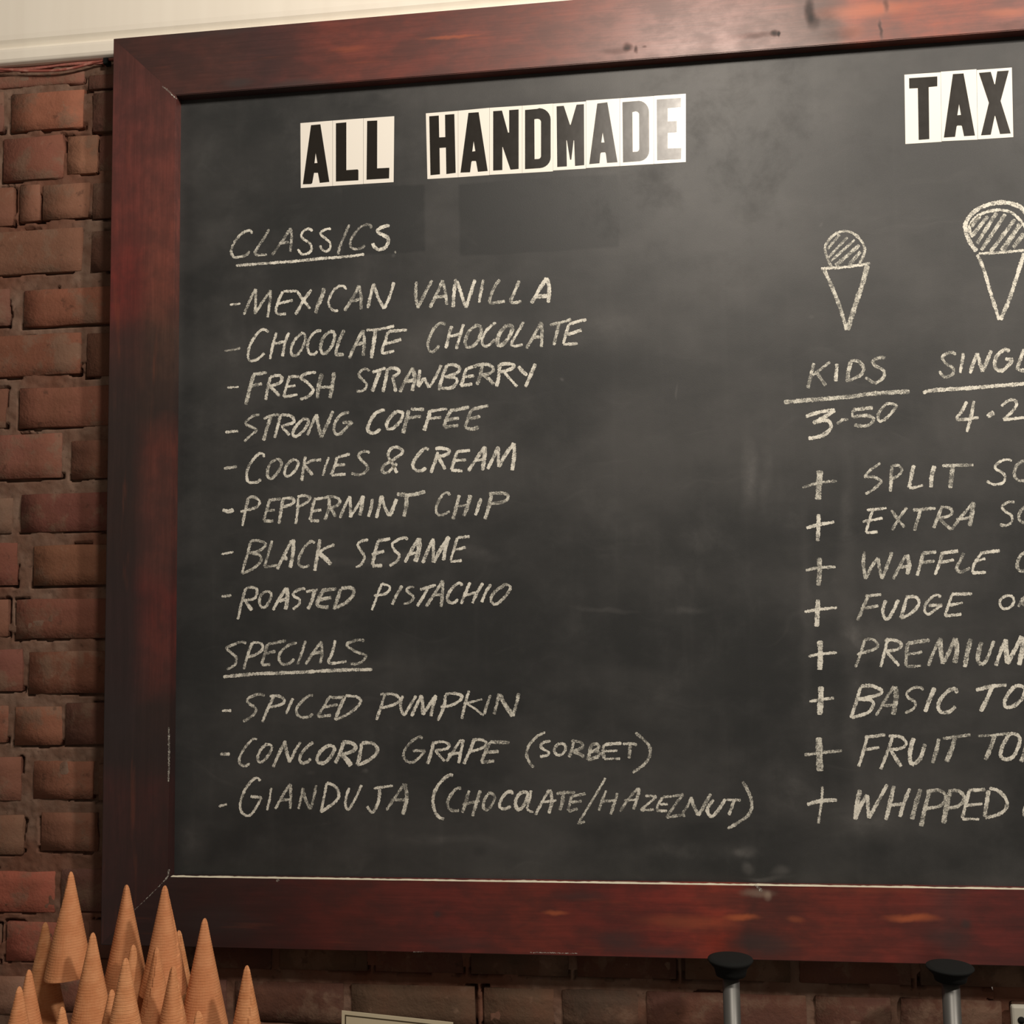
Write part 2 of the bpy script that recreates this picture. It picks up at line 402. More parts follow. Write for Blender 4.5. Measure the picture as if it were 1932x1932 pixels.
TEXT = r"""
@410,400,4,4.6
# CLASSICS
C ~262,165 250,142 215,145 165,180 120,245 105,300 125,340 170,340 215,325 245,295
L 390,130 355,195 310,260 285,305 300,325 375,322
A 415,325 460,260 500,205 555,120/555,120 560,210 550,300/465,240 500,235 540,225
S ~712,148 705,130 670,132 635,165 640,195 690,230 712,260 700,300 650,320 620,300 608,280
S ~858,128 820,130 780,155 790,180 840,220 855,250 845,285 815,297 785,275 778,252
I 995,95 960,180 925,260 912,320
C ~1158,125 1160,105 1130,95 1080,115 1035,165 1005,220 1010,265 1045,280 1090,272 1115,250
S w6.5~1300,105 1270,105 1215,130 1215,155 1265,180 1290,205 1275,260 1220,285 1185,262 1172,235
. w5 1336,306 1350,300
_ w5 140,405 400,385 600,370 800,350 960,338 1110,320
# MEXICAN VANILLA
- w3.6 95,700 175,692
M 200,775 245,670 290,580/290,580 290,680 282,770/282,770 340,680 405,590/405,590 395,690 380,795
E 605,595 500,600/495,600 470,650 445,720 445,760 475,772 518,768/455,690 510,680 570,665
X w5.5 600,595 650,665 700,730/710,585 650,670 590,775
I w7 808,575 780,660 755,715 745,765
C ~975,585 950,560 910,565 865,610 840,680 855,725 890,747 912,742
A w5.5 960,745 1020,650 1070,555/1070,555 1085,640 1085,735/1005,675 1070,660
N w5.5 1135,725 1155,640 1180,540/1180,540 1215,650 1258,730/1258,730 1300,640 1332,530
@760,500,4,5.5
V 103,125 97,230 115,325/115,325 165,220 220,115
A 205,322 260,210 300,115/300,115 320,200 332,300/245,245 320,235
N w6 400,105 385,220 380,318/410,120 445,230 475,322/475,322 510,220 543,110
I 607,110 590,200 575,285
L 730,110 685,180 655,280 700,283 770,272
L w6 880,118 840,210 815,270 840,285 895,275
A w7 970,288 1030,185 1085,97/1085,97 1105,180 1098,285/1005,240 1100,232
# CHOCOLATE CHOCOLATE
@410,600,4,5
- w3.6 55,250 175,228
C ~383,110 370,92 330,92 280,145 240,225 232,290 245,322 290,318 330,290 355,265
H 447,110 420,200 398,310/540,110 510,190 492,290/430,195 520,175
O ~635,115 585,165 558,230 565,280 600,280 640,230 665,160 655,120 630,115
C ~785,95 740,105 695,155 680,215 695,265 730,275 755,250
O w6~850,100 800,150 780,215 790,262 825,260 865,210 885,150 880,110 850,100
L w6 957,90 920,170 895,260 900,275 955,275
A w5.5 995,305 1040,205 1100,90/1100,90 1110,180 1100,285/1040,205 1105,185
T 1125,92 1230,85 1335,60/w6.5 1195,95 1180,190 1163,305
E w5.5 1432,90 1370,95 1295,105 1270,170 1245,260 1335,248/1265,195 1330,180 1388,160
@760,500,4,5
C ~315,455 305,440 270,445 225,495 190,580 195,635 220,655 255,635 272,605
H w5.5 370,460 345,540 325,630/458,445 430,540 402,635/335,545 430,520
O w6~560,450 500,500 472,570 480,615 520,615 565,575 590,505 585,465 555,450
C ~703,435 670,455 620,510 598,575 615,612 650,605 695,560
O w7~785,455 735,510 712,575 730,608 775,580 820,510 822,465 785,455
L 912,430 865,510 820,595 850,612 905,600
A w5.5 932,630 985,540 1045,432/1045,432 1050,520 1045,620/975,548 1065,540
T 1110,450 1190,435 1270,410/w6 1180,440 1160,520 1140,605
E w5.5 1385,412 1320,425 1255,448/1255,448 1230,520 1212,595/1235,525 1290,510 1350,490/1212,600 1320,592
# FRESH STRAWBERRY
@410,600,4,5.5
- w3.6 75,525 162,520
F 375,412 270,425/w6.5 275,425 245,530 215,655/245,515 340,495
R w5.5 400,445 380,530 365,620/~400,445 455,432 488,450 470,490 390,515/395,515 435,550 470,590
E w4.8 615,440 535,445/545,445 520,520 500,595/520,520 590,510/500,597 605,578
S ~745,412 700,412 650,430 630,450 670,480 720,530 720,555 680,595 625,612
H w7 790,420 765,510 755,605/880,410 870,500 850,605/w5 760,525 860,518
@660,670,4,5.5
S w4.8~150,122 130,105 95,110 68,145 85,175 125,215 120,250 85,272 50,270
T 170,130 270,97/w6.5 232,112 200,190 170,275
R w6 285,100 270,190 250,278/~290,100 340,100 372,118 360,145 320,165/320,165 335,215 348,278
A 378,280 425,180 475,95/w6.5 475,95 490,180 470,270/405,200 480,190
W 530,110 520,170 515,240/515,240 560,170/560,170 575,200 600,245/600,245 650,160 690,75
B w6 735,75 700,160 672,265/~735,75 790,75 832,100 800,140 715,165/~730,165 790,170 810,200 770,245 690,250
E 935,85 895,100/940,85 880,110 850,200 835,230/855,165 940,155/835,232 925,218
R w6 1000,75 985,150 960,225/~930,88 1000,68 1060,78 1085,110 1050,140 990,152/1005,150 1055,185 1085,222
R w6.5 1130,70 1125,150 1108,240/~1130,72 1200,65 1240,80 1215,105 1140,130/w5 1165,130 1215,185 1262,238
Y w6.5 1272,85 1310,130 1340,150/1400,65 1365,150 1325,240
# STRONG COFFEE
@410,760,4,5
- 60,222 158,213
S w4.5~320,90 280,95 235,125 212,155 250,178 298,200 285,220 240,255 205,295
T ~350,122 410,95 470,90/w6 405,105 375,190 350,285
R w5.5 475,100 455,180 432,265/~475,92 545,95 580,130 560,155 480,175/485,180 520,215 545,245
O w5.5~650,120 600,170 570,225 585,252 620,240 665,190 690,140 670,122 645,122
N 745,90 710,170 680,245/w6 748,85 760,160 785,260/785,260 830,160 875,60
G w5.5~995,72 940,85 900,130 880,190 890,230 925,235 970,190 1020,145/1020,145 945,150
@660,670,4,6
C w6.5~265,415 230,420 185,450 145,520 135,565 165,588 205,580 230,555
O ~350,425 305,470 278,520 285,555 325,552 375,505 400,450 385,428 350,425
F w7 445,415 425,500 402,590/w6 460,408 560,410/430,475 540,462
F w7 605,420 590,480 560,570/w5 595,425 700,408 735,410/600,480 690,468
E 900,390 830,408 755,418/760,418 730,480 710,540/730,490 825,475/710,545 820,530
E 1045,380 985,395 925,412 900,460 870,545/905,480 985,462/870,548 920,558 975,545
# COOKIES & CREAM
@410,760,4,5
- 50,495 148,482
C ~355,410 345,385 315,385 265,435 225,510 225,580 250,602 300,598 328,575
O ~440,430 400,455 378,515 385,565 415,568 460,520 485,460 470,432 440,425
O ~565,430 525,470 508,520 515,550 550,548 595,500 612,450 590,430 560,432
K 665,405 650,490 638,590/785,430 720,435 665,460 655,480/w6 660,475 690,510 720,545
I w4 842,410 820,470 795,550
E 1000,385 950,400 910,410/w5.5 905,410 885,480 858,545/880,475 965,465/860,547 970,538
S ~1150,378 1120,365 1085,375 1065,395 1090,435 1130,475 1130,510 1090,540 1045,540 1012,530
@640,820,4,5.5
& ~435,290 410,235 375,180 370,140 400,100 445,97 480,125 450,160 390,200 340,230 325,265 340,288 380,275 435,215
C w6~675,115 650,103 615,130 570,190 555,235 580,270 625,270 655,250
R w6 745,130 725,200 690,288/~725,105 790,105 835,125 800,155 735,165/745,165 775,215 800,262
E 988,120 885,128/890,125 870,190 845,265/870,195 960,190/845,268 930,275
A w6 975,275 1030,190 1100,90/w7 1100,90 1095,180 1080,270/w5 1020,200 1090,185
M w6 1120,260 1165,170 1200,90/1200,90 1200,170 1205,245/w7 1205,245 1255,150 1320,65/1320,65 1320,160 1305,270
# PEPPERMINT CHIP
@410,910,4,5
- w7 40,205 80,220 125,208
P 235,115 210,220 190,330/~235,115 280,112 320,145 290,190 175,222
E 480,125 385,135/395,135 370,220 350,290/370,215 435,210/350,292 425,292
P w5.5 495,125 480,220 465,315/~490,125 545,118 580,135 560,165 495,185
P 610,120 605,220 592,315/~605,110 660,100 700,120 670,155 610,185
E 800,120 730,125/735,128 715,200 700,285/715,218 785,208/700,290 770,290
R w5.5 845,120 840,200 810,285/~800,120 860,108 910,120 925,150 895,180 845,190/850,190 875,225 893,260
M 925,270 960,185 1000,105/1000,105 1005,190 1003,265/1003,265 1050,190 1100,100/w7 1100,100 1090,180 1075,250
I w6 1172,125 1160,190 1140,260
N w6 1240,100 1220,190 1200,270/1240,100 1265,190 1300,255/w7 1300,255 1325,200 1352,125
T w7 1355,88 1460,95 1570,70/1430,100 1425,180 1408,258
@640,820,4,6
C w4.8~830,460 825,438 790,445 750,500 730,560 745,605 780,605 835,580
H 905,455 885,540 858,638/w7 990,455 970,530 942,615/w4 880,545 970,530
I 1070,480 1050,545 1028,610
P w7 1150,450 1130,540 1100,638/w6~1130,445 1200,442 1265,450 1270,485 1230,510 1150,520
# BLACK SESAME
@410,910,4,5
- w3.6 30,543 125,525
B 255,440 225,550 185,690/~255,440 320,442 365,470 320,515 235,535/~260,535 320,550 330,590 280,645 185,690
L 415,440 385,540 360,635 405,632 460,625
A w6 450,655 500,560 560,440/w7 575,430 570,540 550,645/490,575 530,572
C ~735,460 710,445 665,480 620,560 615,620 650,640 695,625
K w6.5 775,430 755,550 735,668/w5 885,470 820,495 760,535/w8 770,535 820,580 860,620
S ~1140,435 1100,440 1060,465 1075,505 1110,560 1085,620 1045,640
E w6 1305,425 1215,440/1215,440 1190,530 1170,625/1165,545 1260,520/1170,630 1245,628
S ~1435,435 1415,418 1360,435 1320,470 1340,515 1370,545 1360,590 1300,632
A w6 1415,605 1460,520 1520,420/w9 1525,420 1520,510 1495,600/w5 1440,545 1510,530
M w6 1550,610 1590,510 1630,425/1630,425 1630,520 1632,605/w7 1632,605 1690,500 1750,410/1745,410 1720,500 1708,590
E 1905,408 1810,420/1810,420 1785,510 1760,590/1785,510 1875,492/1760,600 1845,590
# ROASTED PISTACHIO
@410,1070,4,5
- 32,222 108,213
R 215,160 185,260 155,395/~215,160 265,152 298,170 290,225 255,245 195,250/w6 210,250 235,290 262,325
O ~375,180 330,210 318,265 335,302 370,295 400,240 405,200 375,180
A w5.5 420,325 460,250 520,155/w7 525,155 530,230 515,320/465,255 530,240
S ~665,165 625,165 580,190 575,215 620,245 615,280 570,320
T 670,185 760,170/w6.5 735,180 715,250 685,318
E w6.5 900,165 830,170 800,180 765,240 755,285 790,300 840,303/770,245 860,230
D w6.5 930,165 910,230 880,320/~935,160 1000,155 1030,180 1015,225 960,275 880,310
P w4.5 1240,125 1205,220 1165,325/~1240,125 1290,140 1305,160 1270,200 1180,215
I w5.5 1395,140 1350,215 1320,285
S w4.5~1485,155 1460,148 1430,165 1440,190 1480,225 1460,260 1405,278
T w5.5 1530,170 1600,150 1650,135/1590,155 1550,230 1508,295
A w5.5 1575,298 1640,200 1700,100/1700,100 1700,200 1688,300/1620,215 1700,205
@700,1070,4,5.5
C ~690,140 670,120 630,140 590,190 575,240 600,268 635,265 655,240
H 748,115 710,200 680,280/845,120 800,195 765,272/695,220 790,190
I 905,130 865,190 835,265
O ~1000,140 940,180 905,235 915,270 945,278 1000,235 1048,170 1045,140 1015,130 990,145
# SPECIALS
@410,1070,4,5
S ~218,575 175,565 110,590 70,610 95,640 140,680 130,740 72,772
P 265,570 230,660 200,772/~265,570 320,572 345,605 310,650 215,685
E 520,555 440,570 380,582/380,582 360,650 335,735/350,655 440,635/335,738 400,735
C ~600,572 560,580 500,615 465,670 475,720 515,735 560,715 580,690
I w4.5 665,555 640,640 605,735
A 668,735 720,650 785,560/785,560 790,650 775,730/700,660 795,635
L 890,552 870,640 840,720 905,722 975,710
S ~1110,555 1060,550 985,575 985,600 1050,640 1120,665 1105,700 1060,730 1005,728
@410,1240,4,5
_ w6 45,148 300,125 600,115 900,98 1170,92
# SPICED PUMPKIN
- 35,405 105,402
S ~358,290 320,278 260,295 225,320 240,350 290,385 285,420 240,460 195,485
P 425,300 380,390 340,490/~395,295 460,292 505,320 485,355 385,380
I 572,310 545,365 520,430
C ~722,290 695,290 640,330 598,390 605,435 650,455 700,445 718,425
E 960,300 890,305 840,300/845,300 800,380 755,445/790,380 910,358/757,448 860,438
D w6 965,295 925,380 890,475/w5~965,292 1040,295 1080,320 1065,365 985,430 890,472
@640,1280,4,5
P 345,120 320,200 280,315/~310,120 400,118 455,150 430,190 320,225
U w5.5~480,130 462,190 475,255 495,270 530,215 580,130
M w6 545,285 585,200 620,125/620,125 630,200 630,275/630,275 680,200 730,125/730,130 710,200 690,285
P w5.5 800,125 790,210 745,320/~800,122 870,112 925,135 905,170 840,205 765,215
K w5 980,92 950,190 925,305/w4 1080,158 1010,175 950,190/960,190 1020,225 1090,280
I 1142,125 1115,200 1095,270
N w5.5 1205,115 1190,190 1170,270/w8 1210,120 1250,195 1310,285/w6 1310,285 1335,200 1355,112
# CONCORD GRAPE (SORBET)
@410,1400,4,5.5
- w5.5 22,92 95,90
C w4.5~300,-20 270,-22 210,40 168,120 172,165 210,182 245,160
O w4.8~375,10 330,55 305,110 315,150 350,140 395,85 412,40 395,18 370,25
N 515,-10 470,80 422,190/w6 510,-10 525,80 545,155/w5 545,155 585,70 628,0
C ~725,5 690,25 640,80 622,130 640,158 680,150 705,125
O w6.5~830,30 780,70 752,125 765,155 810,155 860,105 885,50 860,28 825,30
R w7 950,5 925,90 890,160/~945,0 1010,5 1045,40 1010,75 930,95/w9 935,95 975,130 1010,180
D w6.5 1090,10 1075,100 1055,175/~1090,8 1170,10 1208,50 1190,100 1120,150 1055,175
@640,1280,4,5
G ~630,448 590,445 520,500 487,565 495,610 540,635 590,610 650,545/650,545 555,545
R w6 710,490 695,560 665,645/w5~700,490 780,478 828,500 810,530 720,545/725,545 760,585 795,625
A 810,625 860,550 920,460/w6 935,460 920,550 900,640/w5 820,575 920,560
P w6 1020,455 985,550 940,645/w5~1020,460 1080,465 1110,490 1080,525 990,550
E w6 1285,485 1200,480 1140,478/1140,480 1100,560 1075,630/1090,560 1205,550/1070,635 1170,622
( ~1555,405 1490,440 1430,510 1415,580 1440,640 1470,672
@960,1380,4,5
S ~315,72 270,80 240,105 260,135 300,155 290,180 235,190
O ~385,90 350,120 345,155 375,180 410,165 430,130 420,100 385,90
R w5.5 490,80 475,135 455,195/~470,72 530,78 560,105 540,130 475,150/w7 485,150 525,165 570,192
B w6 620,100 610,160 595,215/~620,100 665,95 680,120 650,145 600,150/~650,150 680,160 670,190 595,215
E w6 850,90 770,95 720,100/720,100 710,150 720,205/w4 715,150 820,145/720,208 840,205
T 860,95 920,92 970,100/w6 915,95 912,150 908,205
) w5.5~955,10 1010,55 1060,110 1065,175 1030,240 935,312
# GIANDUJA (CHOCOLATE/HAZELNUT)
@410,1400,4,4.8
- 10,485 72,468
G ~322,295 305,270 270,285 215,350 175,450 180,520 215,555 250,550 290,500 335,418/335,418 250,412
I w4 408,345 395,430 375,515
A 438,505 490,410 550,315/550,315 555,410 548,505/470,440 550,432
N w4.5 645,345 630,430 612,505/w5.5 645,350 665,430 702,508/w4.5 702,508 725,430 745,325
D 825,310 805,420 780,530/w5.5~825,308 890,335 918,400 885,455 780,530
U ~995,345 970,430 970,490 990,508 1030,450 1090,325
J 1180,350 1325,330/w5.5~1225,350 1220,430 1190,510 1165,532 1130,485
A 1275,515 1340,420 1410,315/w7 1415,315 1430,420 1400,550/w5 1310,435 1440,440
( w6~1780,250 1740,255 1670,320 1630,410 1635,500 1665,560 1712,582
@760,1430,4,5
C w5.5~435,240 425,225 390,245 345,310 340,365 375,398 425,395
H w6 500,245 475,330 450,415/585,245 555,340 525,440/w5 450,352 580,325
O ~650,265 615,320 608,375 640,390 675,350 695,295 670,268 645,265
C w5.5~828,275 820,255 780,265 740,320 732,370 770,385 815,365
O w6.5~900,255 860,300 850,355 870,390 905,370 935,310 940,265 900,255
L w4.5 968,245 955,320 940,385 985,410
A 1000,430 1050,335 1105,240/w6 1110,240 1125,320 1102,420/w4.5 1040,335 1160,320
T 1160,270 1225,260 1300,262/w6.5 1210,265 1205,330 1185,395
E 1380,270 1270,290/1275,285 1260,340 1245,400/1270,335 1350,325/1250,402 1320,385
/ w4.5 1530,152 1430,320 1320,500|1320,495 1375,480
@960,1380,4,4.5
H 735,445 700,530 680,600/w5.5 820,465 795,550 768,628/690,530 800,520
A 840,605 895,520 975,425/w6 985,425 970,500 940,590/w4 870,520 965,515
Z 1030,485 1115,490/1115,490 1060,540 995,595/995,595 1095,590
E 1230,490 1165,495/1165,495 1130,545 1115,590/1140,550 1200,550/1115,598 1195,600
L 1235,490 1320,475/w5 1315,475 1250,560 1190,650/1190,650 1310,630 1320,645
N 1375,495 1350,560 1310,620/w6 1375,495 1395,560 1430,635/1430,635 1480,550 1525,470
U w6.5~1545,515 1500,580 1510,630 1545,635 1590,580 1635,510
T 1645,515 1750,520/w5.5 1700,520 1680,580 1660,632
) w6~1765,378 1810,460 1835,550 1815,620 1760,670 1650,735
# KIDS
@1449,640,4,6
K 345,180 325,270 300,370/w5 468,170 400,225 335,275/w6 370,255 400,300 435,350
I w6.5 522,185 515,250 512,318
D w7 625,170 605,250 600,325/w6~620,165 680,165 720,215 705,265 640,300 600,310
S ~885,140 840,140 790,165 810,200 870,235 875,280 840,315 800,328 735,288
_ w7.5 120,475 300,460 600,435 800,410 1070,395
# 3-50
3 w7 285,585 390,550 505,535/505,535 420,590 340,635/~340,630 430,610 475,640 460,690 400,730 305,750
- w5 520,640 560,610 605,605
5 w7 790,515 640,535/w5 640,535 635,590/w6~640,590 720,575 790,590 785,630 730,655 650,648
0 w5.5~890,490 845,540 830,590 845,620 900,590 960,520 965,495 920,485 890,490
# SINGLE
S w5.5~1415,120 1395,100 1345,110 1315,135 1340,180 1395,220 1395,260 1350,285 1320,275 1290,240
I w5.5 1475,105 1462,180 1450,255
N w6.5 1580,105 1550,180 1525,260/1580,105 1600,180 1620,245/w7 1620,245 1650,170 1685,85
G w7~1825,90 1780,80 1725,130 1710,190 1730,230 1780,230 1850,155/1850,155 1790,150
L w6.5 1932,75 1905,150 1885,225 1950,235
_ w7 1170,405 1250,385 1500,370 1750,350 2100,322
# 4.25
4 w6 1500,470 1465,540 1430,605 1590,590/1555,465 1530,590 1500,700
. w9 1655,585 1705,550
2 w5.5~1760,505 1810,465 1860,460 1875,500 1830,560 1775,605/1775,608 1935,590
# SPLIT SC
@1449,840,4,5.5
+ w5 260,320 380,285 520,270/w11 393,190 385,300 378,410
S w5~848,135 780,180 725,240/725,240 800,240 860,270/860,270 800,330 735,368
P w6.5 935,155 930,250 925,350/w5~935,155 985,155 1010,190 980,230 930,255
L w7 1100,150 1080,240 1065,320/w5 1065,320 1110,320 1170,300
I w7.5 1255,155 1235,240 1230,320
T w6 1315,155 1430,152 1550,150/w8 1395,155 1385,240 1375,325
S w5~1840,118 1790,108 1730,140 1715,175 1765,205 1790,240 1770,285 1700,295 1650,270
C ~1975,130 1930,120 1880,150 1858,210 1880,260 1935,270
# EXTRA SC
+ w6 290,625 380,600 500,580/w7 382,520 380,620 375,725
E w5 895,475 745,490/790,490 760,580 740,660/715,578 865,550/740,660 830,655
X 930,490 980,560 1030,620/1048,470 990,550 935,640
T 1095,490 1265,475/w6 1150,490 1130,560 1105,645
R w6 1310,470 1280,550 1250,625/w5~1300,465 1370,475 1390,510 1350,540 1270,550/w6 1300,560 1340,600 1385,635
A 1385,635 1450,550 1550,430/w8 1550,430 1540,520 1520,610/w5 1420,560 1540,545
S w5~1860,430 1810,430 1765,460 1785,495 1835,530 1840,575 1800,605 1750,600
C ~1960,450 1935,465 1900,510 1895,560 1935,590
# WAFFLE C
@1449,1020,4,6
+ w5.5 285,225 380,205 510,200/w9 388,130 390,230 380,340
W 728,80 720,170 735,290/735,290 780,200 830,130/830,130 840,200 860,290/860,290 900,190 935,85
A w5.5 945,290 990,200 1040,110/w8 1050,105 1065,180 1050,255/w5 980,205 1065,190
F 1170,95 1150,180 1125,265/w6 1165,95 1270,85/1150,165 1260,155
F 1320,85 1290,180 1260,260/1310,95 1435,78/1290,165 1405,145
L 1480,95 1445,160 1425,215 1460,238 1525,205
E 1750,75 1600,95/w5 1610,95 1560,170 1540,240/1560,160 1640,135/w6 1540,243 1645,240
C ~1975,80 1940,90 1900,120 1880,180 1895,225 1940,230
# FUDGE OR
+ w5 275,537 380,520 520,505/w9 378,445 372,550 368,650
F w5.5 760,410 720,500 675,605/735,420 855,405/700,515 835,492
U w6.5~890,450 868,510 875,575 905,590 945,530 985,445
D w6 1045,430 1025,510 1000,585/~1040,425 1110,425 1140,460 1120,510 1060,560 1000,585
G w5~1300,430 1285,410 1240,425 1190,480 1185,535 1210,555 1250,530 1315,485/1315,485 1210,490
E w5.5 1540,400 1385,405/w5 1390,405 1360,490 1335,570/1365,490 1470,468/1335,570 1460,555
O w5~1800,415 1755,445 1752,490 1785,515 1830,500 1855,460 1840,420 1800,415
R w5 1925,430 1905,470 1890,500/1925,425 1950,440 1910,465/1915,470 1945,500
# PREMIUM
@1449,1180,4,5.5
+ w5 305,235 400,215 520,205/w10 392,115 395,220 390,335
P w5 730,110 700,210 660,318/~725,108 790,105 828,145 800,180 670,220
R 905,95 880,200 850,315/~880,115 950,110 1005,140 980,180 890,195/895,195 940,250 990,305
E w6.5 1220,110 1050,135/1055,135 1045,220 1040,305/w5 1050,220 1165,200/1040,310 1155,305
M w6 1210,305 1250,200 1300,95/w8 1300,95 1305,200 1320,290/w7 1320,290 1370,190 1410,95/w9 1415,95 1425,190 1408,285
I w8.5 1530,100 1505,200 1485,315
U w8~1610,125 1590,200 1585,265 1610,298/w6~1610,298 1650,260 1705,115
M w7 1720,305 1755,200 1795,105/w9 1795,105 1800,200 1805,290/w8 1805,290 1860,190 1915,80/w9 1925,85 1915,200 1895,300
# BASIC TO
+ w5 312,575 400,560 498,548/w10.5 400,460 398,560 390,675
B w6.5 700,465 665,580 625,700/~700,460 780,455 855,490 830,525 680,560/~690,560 770,560 795,600 750,660 630,695
A 815,680 880,570 950,460/w8.5 965,460 965,560 945,675/w5 870,605 955,600
S w5~1170,490 1150,468 1090,475 1045,515 1065,550 1110,580 1100,625 1035,662
I w8 1258,470 1215,570 1185,655
C w7~1430,510 1410,480 1360,495 1300,560 1285,620 1310,655 1370,650 1415,610
T w6.5 1570,490 1680,460 1800,450/w8 1690,465 1650,560 1605,650
O w7~1860,460 1810,520 1785,580 1795,615 1850,610 1920,550 1940,480 1900,455 1860,460
# FRUIT TOP
@1449,1360,4,6
+ w5.5 275,258 400,240 560,225/w12.5 383,125 387,240 392,380
F 750,120 720,230 685,345/730,125 885,105/w5 720,220 840,200
R 940,120 900,240 850,365/w5.5~910,115 1000,120 1045,170 1000,210 915,215/w7 920,215 960,275 1005,345
U w8~1100,130 1075,220 1075,310 1105,328/w7~1105,328 1150,280 1185,175
I w7.5 1290,135 1270,230 1240,320
T w6 1320,135 1530,105/w8.5 1410,130 1385,220 1345,310
T w4.5 1585,115 1700,108 1820,95/w8 1710,110 1680,200 1640,295
O w7~1815,110 1770,190 1755,260 1790,290 1850,270 1895,180 1895,120 1850,95 1815,110
P w7 1955,150 1935,240 1910,310
# WHIPPED C
+ w7 295,632 400,605 520,598/w4.5 410,495 405,600 380,775
W w8 695,520 670,630 660,745/w7 660,745 700,640 750,560/750,560 755,650 760,735/w6.5 760,735 830,610 900,480
H w7.5 950,490 920,620 890,750/w7 1070,510 1030,610 995,725/w6 905,640 1030,625
I w8.5 1150,515 1115,630 1085,745
P w8 1215,540 1185,660 1155,795/w6~1195,535 1290,525 1340,570 1300,640 1170,665
P w9 1370,540 1345,660 1325,775/w6.5~1360,530 1440,530 1480,580 1440,640 1340,665
E w6 1640,520 1515,525/w6.5 1520,525 1490,640 1465,735/w5 1490,640 1620,625/1465,740 1595,742
D w7.5 1665,525 1650,620 1635,725/w6.5~1670,510 1740,530 1800,600 1790,670 1720,715 1640,730
C w6~1990,620 1940,650 1932,700 1960,740
# small cone drawing
@1449,360,4,5
scoop w5~480,575 445,500 430,430 460,370 520,318 590,305 650,325 705,380 730,440 715,500 690,555
rim_line w5 400,588 550,578 700,560 770,545
cone_outline w7 425,595 480,720 540,870 595,1050/w9 750,560 720,680 660,860 600,1050
hatching w4.5 450,440 540,330/455,505 600,350/475,530 655,370/w7 510,565 690,410/w6 610,560 700,460
# large cone drawing
scoop w8~1575,455 1520,380 1488,280 1510,210 1580,140 1680,100 1780,88 1880,110 1932,150 2000,240 2020,340 1990,430
inner_scoop w5.5~1545,350 1520,290 1540,230 1610,175 1720,145 1830,160 1900,220 1932,260 1960,310
rim_line w5 1590,475 1750,465 1900,452 2010,445
cone_outline w6.5 1580,480 1630,600 1690,800 1745,975/w7.5 1932,470 1880,640 1820,820 1755,975
hatching w8 1530,270 1600,190/w7 1540,340 1660,190/1575,400 1725,165/1610,450 1790,175/1680,460 1865,215/w9 1765,455 1905,250/w8 1850,430 1932,320
"""

# ================================================================== setting
# ---- brick wall: bricks measured on the photo, then courses carried on beyond the frame
BR = []   # x0,x1,z0,z1,colour
def brick_px(x0, y0, x1, y1, col):
    cx, cy = (x0 + x1) / 2, (y0 + y1) / 2
    BR.append([at(x0, cy, WALLY).x, at(x1, cy, WALLY).x, at(cx, y1, WALLY).z, at(cx, y0, WALLY).z, col])
def bc(rgb, y):
    e = E(y) * .95
    c = lin(rgb); l = .3 * c[0] + .6 * c[1] + .1 * c[2]
    return tuple(min(.6, (k * .86 + l * .20) * 1.15 / e) for k in c)
PX = [
 (-60,116,204,131,(175,100,88)),(-60,140,160,165,(126,78,62)),(166,137,262,168,(112,72,60)),
 (-150,178,8,256,(112,72,58)),(20,172,160,246,(146,86,60)),(174,172,262,247,(104,66,54)),
 (5,257,122,341,(122,70,54)),(126,254,184,329,(150,100,72)),(186,252,270,322,(110,66,54)),(-150,262,-5,346,(118,70,54)),
 (36,347,76,419,(124,80,60)),(79,345,170,415,(124,82,60)),(173,341,262,412,(100,68,54)),(-120,356,27,432,(112,70,52)),
 (-60,433,157,518,(112,74,54)),(171,432,270,512,(88,58,46)),
 (44,541,252,614,(122,70,48)),(-120,546,19,619,(104,66,52)),
 (-60,630,154,711,(110,64,44)),(162,625,268,710,(92,58,42)),
 (35,728,248,806,(112,66,48)),(-130,734,14,812,(94,58,42)),
 (-30,818,118,905,(112,66,52)),(133,828,246,903,(100,62,46)),
 (38,928,256,1004,(92,50,40)),(-120,940,26,1010,(94,74,60)),
 (62,1026,246,1106,(100,62,40)),(-120,1024,34,1108,(96,52,40)),
 (28,1128,240,1206,(96,54,40)),(-150,1130,18,1204,(98,62,46)),
 (53,1227,238,1310,(88,50,34)),(-120,1224,46,1306,(92,52,42)),
 (27,1331,117,1408,(104,62,42)),(122,1324,240,1406,(78,48,38)),(-130,1330,15,1403,(96,56,40)),
 (61,1434,178,1510,(100,60,42)),(184,1440,262,1512,(76,54,42)),(-110,1426,43,1512,(92,56,42)),
 (75,1531,188,1608,(90,56,40)),(-110,1536,46,1614,(86,60,44)),(194,1530,300,1606,(60,42,36)),
 (-110,1642,105,1722,(112,54,38)),(113,1638,300,1722,(74,46,38)),
 (10,1739,158,1816,(112,54,40)),(166,1736,330,1812,(74,46,38)),(-150,1742,2,1820,(90,58,46)),
 (-60,1840,82,1916,(92,66,52)),(90,1836,240,1912,(84,48,38)),
]
for x0, y0, x1, y1, c in PX:
    brick_px(x0, y0, x1, y1, bc(c, max(150, (y0 + y1) / 2)))
